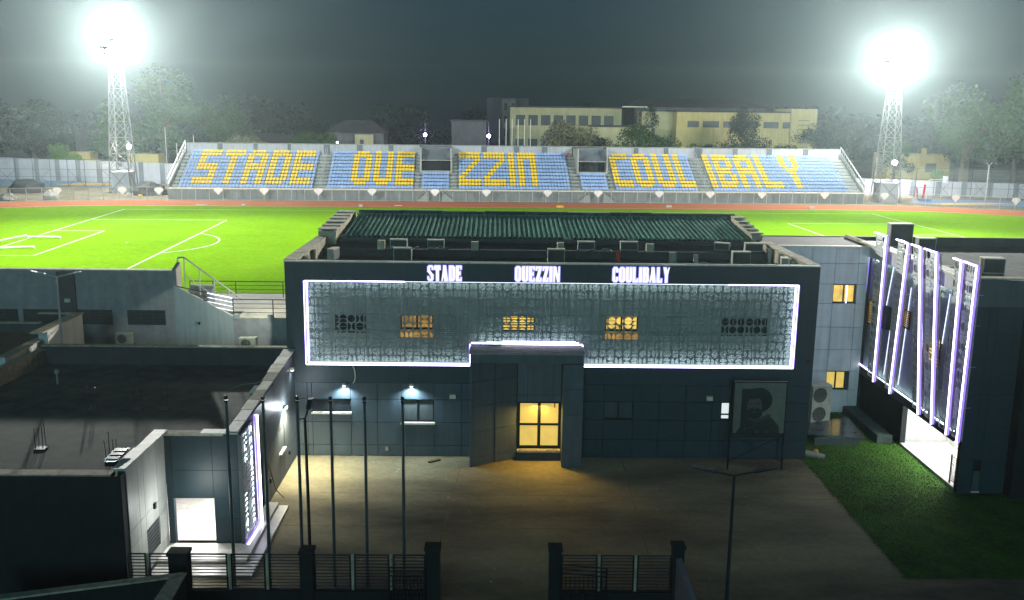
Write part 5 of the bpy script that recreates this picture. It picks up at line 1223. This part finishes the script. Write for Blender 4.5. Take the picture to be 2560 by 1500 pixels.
def twin_lamp(loc, h, half, rz, label, tilt=.22, me=steel_dk):
    x, y, z = loc; t = thing('lamp_post', label, 'lamp post', loc, group='lamp posts')
    c, s_ = math.cos(rz), math.sin(rz)
    b = MB(); b.bar((x, y, z), (x, y, z+h), .075, 8, .05); b.build('pole', me, t)
    for sg in (-1, 1):
        tip = Vector((x+sg*half*c, y+sg*half*s_, z+h+half*tilt)); mid = Vector((x, y, z+h)).lerp(tip, .45)
        b = MB(); b.bar((x, y, z+h), mid, .035, 6); b.build('arm', me, t)
        U = (tip-mid).normalized(); P = Vector((-s_, c, 0))*.09; Q = Vector((0, 0, .03))
        b = MB(); b.hexa([mid-P-Q, tip-P-Q*.6, tip+P-Q*.6, mid+P-Q, mid-P+Q*1.4, tip-P+Q, tip+P+Q, mid+P+Q*1.4]); hd = b.build('lamp_head', me, t)
        m2, t2 = mid.lerp(tip, .1), mid.lerp(tip, .55); Z = Vector((0, 0, .045))
        b = MB(); b.hexa([m2-P*.8+Z, t2-P*.8+Z, t2+P*.8+Z, m2+P*.8+Z, m2-P*.8+Z*1.2, t2-P*.8+Z*1.2, t2+P*.8+Z*1.2, m2+P*.8+Z*1.2]); b.build('solar_cell', glass_pale, hd)
    return t
twin_lamp((19.05, -17, 0), 5.79, 1.47, 0, 'dark double armed lamp post standing in front of the billboard')
twin_lamp((-12.62, 2.3, 0), 9.05, 1.3, 0, 'slim double armed lamp post rising between annex roof and long grey block', me=galv)
t = thing('lamp_post', 'black lamp post with one raised lantern beside the third flagpole', 'lamp post', (3.75, -13, 0), group='lamp posts')
b = MB(); b.bar((3.56, -13, 0), (3.52, -13, 6.4), .07, 8, .055); b.build('pole', blk, t)
b = MB(); b.bar((3.52, -13, 6.4), (3.18, -13, 6.36), .03, 6); b.bar((3.52, -13, 6.4), (3.66, -13, 6.85), .035, 6); b.build('arm', steel_dk, t)
b = MB(); b.hexa([Vector(q) for q in ((3.58, -13.12, 6.82), (3.76, -13.12, 6.80), (3.76, -12.88, 6.8), (3.58, -12.88, 6.82), (3.66, -13.12, 7.2), (3.86, -13.12, 7.22), (3.86, -12.88, 7.22), (3.66, -12.88, 7.2))]); b.build('lamp_head', blk, t)
# billboard with a generic poster figure
bb = thing('billboard', 'dark framed billboard showing a bearded man in a cap, on two posts before the facade', 'billboard', (24.2, -1.6, 0))
for x in (22.78, 25.58): b = MB(); b.bar((x, -1.6, 0), (x, -1.6, 2.0), .05, 8); b.build('post', blk, bb)
b = MB(); b.bar((22.78, -1.6, .45), (25.58, -1.6, 1.9), .025); b.bar((22.78, -1.6, 1.9), (25.58, -1.6, .45), .025); b.bar((22.78, -1.6, 1.8), (25.58, -1.6, 1.8), .03); b.build('cross_brace', blk, bb)
b = MB(); b.w(22.86, 25.62, -1.58, -1.50, 1.9, 4.72); b.build('frame', blk, bb)
b = MB(); b.w(22.93, 25.55, -1.605, -1.581, 1.97, 4.65); pst = b.build('poster', poster_bg, bb)
def shp(pts, m, k, nm_):
    b = MB(); b.prism([(22.93+2.62*u, -1.606-.004*k, 1.97+2.68*w_) for u, w_ in pts], (0, .003, 0)); b.build(nm_, m, pst)
def ell(cx_, cy_, rx, ry, n=22, a0=0, a1=2*math.pi): return [(cx_+rx*math.cos(a0+(a1-a0)*i/n), cy_+ry*math.sin(a0+(a1-a0)*i/n)) for i in range(n+(0 if a1-a0 > 6.2 else 1))]
shp([(.06, .0), (.92, .0), (.90, .14), (.78, .28), (.70, .36), (.45, .28), (.25, .2), (.12, .1)], poster_cl, 1, 'printed_clothing')
shp([(.14, .02), (.14, .88), (.5, .90), (.5, .3)], poster_dk, 2, 'printed_shadow')
shp(ell(.47, .66, .27, .25), poster_dk, 3, 'printed_cap')
shp(ell(.40, .52, .145, .235), poster_md, 4, 'printed_face')
shp(ell(.40, .40, .155, .12), poster_dk, 5, 'printed_beard')
shp([(.22, .68), (.60, .70), (.58, .76), (.24, .76)], poster_dk, 6, 'printed_cap_brim')
shp(ell(.33, .59, .035, .014, 10), poster_dk, 7, 'printed_eye'); shp(ell(.47, .59, .035, .014, 10), poster_dk, 7, 'printed_eye')
shp(ell(.40, .425, .045, .012, 10), poster_md, 8, 'printed_mouth')
shp([(.38, .58), (.42, .58), (.44, .49), (.37, .49)], poster_lt, 7, 'printed_nose')
shp([(.28, .28), (.46, .22), (.62, .28), (.74, .38), (.66, .39), (.52, .31), (.40, .28), (.30, .33)], poster_lt, 9, 'printed_scarf')
rr = random.Random(12)
for i in range(16):
    u, w_ = rr.uniform(.22, .86), rr.uniform(.03, .2); shp(ell(u, w_, rr.uniform(.02, .05), rr.uniform(.01, .03), 8), poster_lt if i % 2 else poster_dk, 10+i % 3, 'printed_camouflage_patch')

# forecourt fence: piers, railing panels, sliding gate
ff = thing('forecourt_fence', 'black railing fence with dark piers between annex and gateway', 'fence', (3, -15.5, 0))
def pier(x0, x1, top, parent, nm_='pier'):
    b = MB(); b.w(x0, x1, -15.75, -15.3, 0, top-.12); p = b.build(nm_, black_wall, parent)
    b = MB(); b.w(x0-.04, x1+.04, -15.8, -15.25, top-.119, top); b.build('pier_cap', black_wall, p)
def rails(x0, x1, z0, z1, parent, n=11, y=-15.5):
    fr = MB(); fr.w(x0, x1, y-.03, y+.03, z1-.04, z1); fr.w(x0, x1, y-.03, y+.03, z0, z0+.04)
    for x in (x0, x1-.05): fr.w(x, x+.05, y-.035, y+.035, z0+.04, z1-.04)
    f_ = fr.build('railing_panel', blk, parent)
    for k_ in range(1, n):
        z = z0+(z1-z0)*k_/n; b = MB(); b.w(x0+.05, x1-.05, y-.015, y+.015, z-.014, z+.014); b.build('rail_bar', blk, f_)
b = MB(); b.w(-2.6, 8.35, -15.65, -15.35, 0, .66); b.build('plinth_wall', black_wall, ff)
pier(-1.02, -.34, 2.2, ff); pier(3.74, 4.2, 2.3, ff); pier(8.3, 8.82, 2.45, ff)
for x0, x1 in ((-2.55, -1.9), (-1.8, -1.05), (-.32, 1.05), (1.18, 2.42), (2.55, 3.72), (4.22, 5.55), (5.68, 6.95), (7.1, 8.28)): rails(x0, x1, .68, 2.06, ff)
for x in (-1.87, 1.08, 2.45, 5.57, 6.98): b = MB(); b.w(x, x+.09, -15.54, -15.46, .66, 2.06); b.build('post', cap_m, ff)
f2 = thing('forecourt_fence', 'black railing fence with dark piers between the gateway and the double lamp post', 'fence', (15, -15.5, 0))
b = MB(); b.w(13.25, 17.35, -15.65, -15.35, 0, .66); b.build('plinth_wall', black_wall, f2)
pier(12.82, 13.26, 2.45, f2); pier(17.34, 17.75, 2.55, f2)
for x0, x1 in ((13.28, 14.6), (14.72, 15.95), (16.07, 17.32)): rails(x0, x1, .68, 2.08, f2)
for x in (14.62, 15.97): b = MB(); b.w(x, x+.09, -15.54, -15.46, .66, 2.08); b.build('post', cap_m, f2)
b = MB(); b.hexa([Vector(q) for q in ((17.45, -22, 0), (17.65, -22, 0), (17.65, -15.76, 0), (17.45, -15.76, 0), (17.45, -22, 1.7), (17.65, -22, 1.7), (17.65, -15.76, 2.1), (17.45, -15.76, 2.1))]); b.build('return_wall', grey_paint, f2)
def gate(x0, x1, tilt, label):
    t = thing('sliding_gate', label, 'gate', (x0, -15.9, 0), group='gate leaves')
    y = -15.95; b = MB()
    for z in (.15, 1.45, 1.62, 1.78): b.bar((x0, y, z+tilt), (x1, y, z), .028)
    for x in (x0, x1): b.bar((x, y, .15), (x, y, 1.78+(tilt if x == x0 else 0)), .035)
    b.build('gate_frame', blk, t)
    n = 10
    for i in range(1, n): x = x0+(x1-x0)*i/n; b = MB(); b.bar((x, y, .15), (x, y, 1.45), .016); b.build('bar', blk, t)
    for i in range(1, 6): z = .15+1.3*i/6; b = MB(); b.bar((x0, y+.02, z), (x1, y+.02, z), .014); b.build('bar', blk, t)
gate(7.0, 8.28, 0, 'black latticed gate leaf folded behind the fence before the gateway')
gate(13.25, 14.9, .14, 'black latticed gate leaf standing askew behind the far fence')
# nearest walls at the bottom corner
nw = thing('near_boundary_wall', 'mossy topped boundary wall crossing the bottom corner', 'wall', (-.15, -16.8, 0))
b = MB(); b.hexa([Vector(q) for q in ((-7.2, -19.2, 0), (-.45, -17.15, 0), (-.15, -16.85, 0), (-7.2, -18.9, 0), (-7.2, -19.2, 1.93), (-.45, -17.15, 1.93), (-.15, -16.85, 1.93), (-7.2, -18.9, 1.93))]); b.hexa([Vector(q) for q in ((-.45, -23, 0), (.3, -23, 0), (-.05, -16.86, 0), (-.44, -17.1, 0), (-.45, -23, 1.93), (.3, -23, 1.93), (-.05, -16.86, 1.93), (-.44, -17.1, 1.93))]); b.build('wall_body', black_wall, nw)
b = MB(); b.hexa([Vector(q) for q in ((-7.2, -19.25, 1.931), (-.5, -17.2, 1.931), (-.12, -16.8, 1.931), (-7.2, -18.85, 1.931), (-7.2, -19.25, 2.0), (-.5, -17.2, 2.0), (-.12, -16.8, 2.0), (-7.2, -18.85, 2.0))]); b.build('coping', cap_m, nw)
b = MB(); b.hexa([Vector(q) for q in ((-.4, -23, 1.932), (.32, -23, 1.932), (0, -16.82, 1.932), (-.48, -17.2, 1.932), (-.4, -23, 2.003), (.32, -23, 2.003), (0, -16.82, 2.003), (-.48, -17.2, 2.003))]); b.build('coping', cap_m, nw)

# ================================================================== FAR BUILDINGS
def block(name, label, x0, x1, y0, y1, z1, m, wins=(), roof=None, z0=4.0, wm=None):
    t = thing(name, label, 'building', ((x0+x1)/2, y0, z0))
    b = MB(); b.w(x0, x1, y0, y1, z0, z1); b.build('wall', m, t)
    for (u0, u1, a, c) in wins:
        f_ = MB(); f_.w(x0+u0-.1, x0+u1+.1, y0-.14, y0-.01, a-.1, c+.1); fo = f_.build('window', farwall, t)
        p = MB(); p.w(x0+u0, x0+u1, y0-.18, y0-.141, a, c); p.build('pane', wm or glass_pale, fo)
    if roof:
        b = MB()
        if roof == 'flat': b.w(x0-.4, x1+.4, y0-.4, y1, z1+.01, z1+.35)
        else:
            xm, ym = (x0+x1)/2, (y0+y1)/2; h = roof
            e = .8; A_ = [(x0-e, y0-e, z1), (x1+e, y0-e, z1), (x1+e, y1+e, z1), (x0-e, y1+e, z1)]
            b.poly([A_[0], A_[1], (x1-3, ym, z1+h), (x0+3, ym, z1+h)]); b.poly([A_[2], A_[3], (x0+3, ym, z1+h), (x1-3, ym, z1+h)]); b.poly([A_[1], A_[2], (x1-3, ym, z1+h)]); b.poly([A_[3], A_[0], (x0+3, ym, z1+h)])
        b.build('roof', farroof, t)
    return t
block('school_block', 'long dull yellow block with shuttered windows behind the white flagpoles', 13.6, 41, 190, 200, 18.5, cream2, [(1.5+i*3.1, 3.6+i*3.1, 14.3, 16.6) for i in range(8)]+[(1.5+i*3.1, 3.6+i*3.1, 8.4, 10.8) for i in range(4)], 'flat')
block('cream_block', 'bright cream block with a strip of dark windows behind the tallest tree', 51.3, 80.0, 172, 184, 17.9, cream, [(2.6, 5.0, 14.6, 15.8), (6.1, 9.6, 14.6, 15.8), (10.8, 14.2, 14.6, 15.8), (15.4, 18.6, 14.6, 15.8), (20, 23.2, 14.6, 15.8), (24.4, 26.6, 14.6, 15.8), (6.0, 9.4, 8.8, 10.3)], 'flat')
sb = block('stair_tower', 'plain cream stair tower with small vent rows at the end of the cream block', 77.2, 83.1, 171.2, 184, 18.9, cream, [], None)
for i in range(7):
    b = MB()
    for k_ in range(7): b.w(79.0+k_*.36, 79.2+k_*.36, 171.12, 171.19, 10.2+i*1.0, 10.4+i*1.0)
    b.build('vent_row', farwall, sb)
block('cream_link', 'lower yellow link between the two school blocks', 44, 51.2, 176, 184, 17.9, cream2, [(1, 3, 12, 14)], None)
block('cream_annex', 'low yellow annex with ribbed roof edge behind the middle trees', 31.5, 44.5, 165, 172, 14.4, cream2, [], 'flat')
block('lift_tower', 'narrow grey tower with stacked dark windows beside the dull yellow block', 11.6, 15.4, 210, 216, 20.6, farwall, [(.6, 1.4, 17.8, 19.6), (2.6, 3.4, 17.8, 19.6), (.6, 1.4, 14.5, 16.2), (.6, 1.4, 11, 12.8)], None, wm=glass_dk)
block('dark_apartment', 'dim dark apartment block behind the narrow grey tower', 7.5, 19, 218, 226, 21, dark_paint, [], None)
block('warehouse_roof', 'dark pitched shed roof beyond the cream block', 45, 78, 196, 215, 19.0, farwall, [], 2.2)
block('balcony_house', 'small grey two storey house with rounded top beside the street lamps', .2, 8.0, 170, 178, 15.2, farwall, [(1, 2.6, 12.4, 14.2), (4.6, 6.4, 12.4, 14.2), (1, 2.6, 8.4, 10.2)], 'flat')
block('pitched_house', 'dim house with hipped roof and one pale lit gable behind the grandstand', -26.5, -14.5, 165, 173, 12.6, farwall, [], 2.6)
block('lit_gable', 'little cream gable wall catching light under the hipped roof', -20.6, -16.6, 163.5, 165, 12.2, cream2, [(1.2, 1.8, 9.5, 11)], None)
block('pitched_house', 'wide low roofed dim house next to the blossom tree', -47, -33, 160, 168, 10.2, farwall, [], 2.0)
block('pitched_house', 'far dim roof glimpsed between the trees behind the lattice tower', -82, -70, 165, 175, 12.0, farwall, [], 2.0)
block('yellow_house', 'yellow house with a tall thin chimney wall behind the glaring street lamp', 91.5, 104.5, 150, 158, 9.9, cream, [(7.5, 10, 6.4, 8)], None)
b = MB(); b.w(98.2, 99.3, 149.7, 150, 4, 11.2); b.build('chimney_wall', cream, loc=(98.7, 149.8, 4), label='tall narrow yellow wall strip rising above the yellow house', cat='wall')
for i, (xa, za, xb, zb, y) in enumerate(((47, 20.1, 54, 20.8, 190), (54, 20.8, 58, 20.5, 190), (63, 19.7, 68, 20.4, 185), (68, 20.4, 74, 19.8, 185))):
    pass
for i, (x0, x1, y, z, lb2) in enumerate(((40.5, 46.5, 185, 18.8, 'thin bright roof edge above the yellow link'),)):
    b = MB(); b.w(x0, x1, y, y+.3, z, z+.28); b.build('roof_edge', white_cap, loc=(x0, y, z), label=lb2, cat='roof edge')
# low yellow huts behind the boundary wall
for i, (x, w_, h_, y, lb2) in enumerate(((-74.5, 5, 8.7, 142, 'small yellow hut peeping over the boundary wall under the round tree'), (-62, 6, 8.5, 142, 'low yellow hut top beside the basketball hoop'), (-49, 6.5, 8.2, 138, 'low yellow hut top between tower and grandstand'))):
    block('yellow_hut', lb2, x, x+w_, y, y+4, h_, cream, [], None)
for i, (x, y, h_) in enumerate(((-41.4, 118, 13.0), (-45, 120, 11.5), (-47.2, 121, 14.2), (76.5, 118, 11.8))):
    b = MB(); b.bar((x, y, 4), (x, y, h_), .05, 5); b.build('thin_mast', galv, loc=(x, y, 4), cat='mast', group='thin masts beside the grandstand',
        label=('thin mast nearest the sloping end of the grandstand', 'shorter thin mast between two others by the grandstand', 'tallest thin mast near the lattice tower', 'thin mast beyond the letter Y end of the grandstand')[i])

# ================================================================== TREES
def tree_meshes(seed, m, dens=5200, lf=.42):
    rr = random.Random(seed)
    tr = MB(); tr.bar((0, 0, 0), (0, 0, .45), .035, 8, .025)
    blobs = []
    for i in range(17):
        a, rad, z = rr.uniform(0, 6.28), rr.uniform(.05, .36), rr.uniform(.34, .88)
        rad *= 1.15-abs(z-.55)*1.1
        c = Vector((math.cos(a)*rad, math.sin(a)*rad, z)); blobs.append((c, rr.uniform(.10, .19)))
        if i < 9: tr.bar((0, 0, .30+.02*i), c, .016, 5, .005)
    v, f = [], []
    for i in range(dens):
        c, r_ = rr.choice(blobs); d = Vector((rr.gauss(0, 1), rr.gauss(0, 1), rr.gauss(0, .8))).normalized()
        p = c+d*r_*(.55+.5*rr.random()**.6)
        s_ = lf*.03*(.5+rr.random()); a = Vector((rr.gauss(0, 1), rr.gauss(0, 1), rr.gauss(0, 1))).normalized(); b_ = a.cross(d+Vector((.01, .02, .03))).normalized()
        a = b_.cross(a.cross(b_)).normalized() if False else a
        k = len(v); v += [tuple(p-a*s_), tuple(p+b_*s_*.7), tuple(p+a*s_), tuple(p-b_*s_*.7)]; f.append((k, k+1, k+2, k+3))
    cr_ = MB(); cr_.v, cr_.f = v, f
    return tr.mesh('trunk', bark), cr_.mesh('crown', m)
TM = {}
def tree(x, y, z0, h, w, kind, seed, label, group='trees beyond the stadium'):
    mt = {'a': leaf_a, 'b': leaf_b, 'c': leaf_c, 'd': leaf_d}[kind]
    key = (kind, seed)
    if key not in TM: TM[key] = tree_meshes(seed*13+ord(kind), mt, 7500 if h > 13 else 5000, .42 if h > 13 else .55)
    t = thing('tree', label, 'tree', (x, y, z0), group=group)
    t.rotation_euler = (0, 0, (x*1.7) % 6.28)
    for nm_, me in zip(('trunk', 'crown'), TM[key]):
        o = bpy.data.objects.new(nm_, me); COL.objects.link(o); o.parent = t; o.scale = (w, w, h)
TREES = [(-57.5, 150, 21, 25, 'a', 1, 'huge pale green tree behind the lattice tower with the lamp'), (-47, 152, 17, 16, 'a', 2, 'rounded green tree leaning out beside the huge pale one'),
 (-66, 147, 13, 16, 'a', 3, 'broad tree low behind the lattice tower'), (-84, 150, 15, 18, 'b', 1, 'dark tree at the picture edge above the boundary wall'), (-93, 145, 14, 16, 'b', 2, 'dark tree cut by the picture edge behind the cage'),
 (-74.5, 140, 6.5, 6, 'c', 1, 'small bright round tree above the yellow hut'), (-70.5, 139, 5, 6, 'c', 2, 'small bright bushy tree beside the round one'),
 (-40.5, 148, 8.5, 12, 'd', 1, 'blossoming tree above the start of the grandstand wall'), (-29.5, 150, 10, 10, 'a', 4, 'feathery green tree behind the wall above the letter A'), (-25, 151, 9, 9, 'a', 5, 'lower feathery green tree beside the lit gable'),
 (-9, 150, 6.5, 9, 'a', 1, 'low bright green bushy tree before the violet lamp'), (-12, 185, 15, 18, 'b', 3, 'dim broad tree far behind the hipped roof'), (2, 190, 12, 16, 'b', 1, 'dim tree far behind the balcony house'),
 (-33, 190, 12, 18, 'b', 2, 'dim tree far behind the feathery green tree'), (24.5, 150, 14, 15, 'd', 2, 'tall dark tree flecked with pale blossom before the dull yellow block'), (20, 146, 7, 10, 'a', 3, 'low green tree at the foot of the blossom flecked one'),
 (31.5, 152, 9, 9, 'b', 3, 'dark round tree touching the blossom flecked one'), (38.5, 140, 12.5, 15, 'a', 4, 'broad green tree behind the letters C and O'), (43, 141, 9.5, 10, 'a', 5, 'green tree tucked against the broad one'),
 (50, 140, 8, 11, 'b', 1, 'bushy dark green tree at the corner of the cream block'), (62, 150, 15.5, 12, 'b', 2, 'tall pointed dark tree in front of the cream block windows'), (58, 146, 8, 12, 'b', 3, 'rounded dark bush-like tree at the foot of the pointed one'), (67.5, 147, 8, 12, 'b', 1, 'spreading dark tree near the cream stair tower'),
 (45.5, 178, 16, 9, 'b', 2, 'dark tree standing between the two school blocks'), (73, 148, 7, 10, 'b', 3, 'low dark tree below the stair tower vents'),
 (99, 133, 21, 20, 'a', 2, 'huge green tree over the court beside the yellow house'), (109, 128, 22, 20, 'a', 1, 'huge green tree at the picture edge over the cage'), (93, 150, 9, 9, 'a', 5, 'smaller green tree before the yellow house wall'), (104, 142, 17, 16, 'b', 3, 'dark tree between the two huge green ones'),
 (90, 124, 4.6, 5, 'c', 3, 'small palm-like green tree by the glaring lamp'), (83, 170, 12, 14, 'b', 1, 'dim tree beyond the floodlight tower with the letter Y'), (118, 150, 18, 20, 'b', 2, 'dark tree far at the picture edge')]
for x, y, h, w, k, sd_, lb2 in TREES: tree(x, y, 4.0, h, w, k, sd_, lb2)
# distant wood: one mass of dim trees filling the horizon
rr = random.Random(77); v, f = [], []
for i in range(46000):
    x = rr.uniform(-175, 250); y = rr.uniform(225, 290)
    top = 4+9+4.5*math.sin(x*.07)+3.0*math.sin(x*.19+1)+2*math.sin(x*.53); z = 4+(top-4)*rr.random()**.7
    s_ = rr.uniform(.35, .9); a = Vector((rr.gauss(0, 1), rr.gauss(0, 1), rr.gauss(0, 1))).normalized(); b_ = a.orthogonal().normalized(); p = Vector((x, y, z))
    k = len(v); v += [tuple(p-a*s_), tuple(p+b_*s_*.7), tuple(p+a*s_), tuple(p-b_*s_*.7)]; f.append((k, k+1, k+2, k+3))
g = MB(); g.v, g.f = v, f; g.build('distant_woods', leaf_b, kind='stuff')

# ================================================================== HAZE
hz = MB(); hz.w(-440, 460, -110, 660, -1.2, 48)
hm_ = bpy.data.materials.new('haze'); hm_.use_nodes = True; t = hm_.node_tree
for n in list(t.nodes):
    if n.type == 'BSDF_PRINCIPLED': t.nodes.remove(n)
pv = t.nodes.new('ShaderNodeVolumePrincipled'); pv.inputs['Color'].default_value = (.72, .91, .94, 1); pv.inputs['Density'].default_value = .00023; pv.inputs['Anisotropy'].default_value = .78
t.links.new(pv.outputs[0], t.nodes['Material Output'].inputs['Volume'])
hz.build('haze', hm_, kind='stuff')
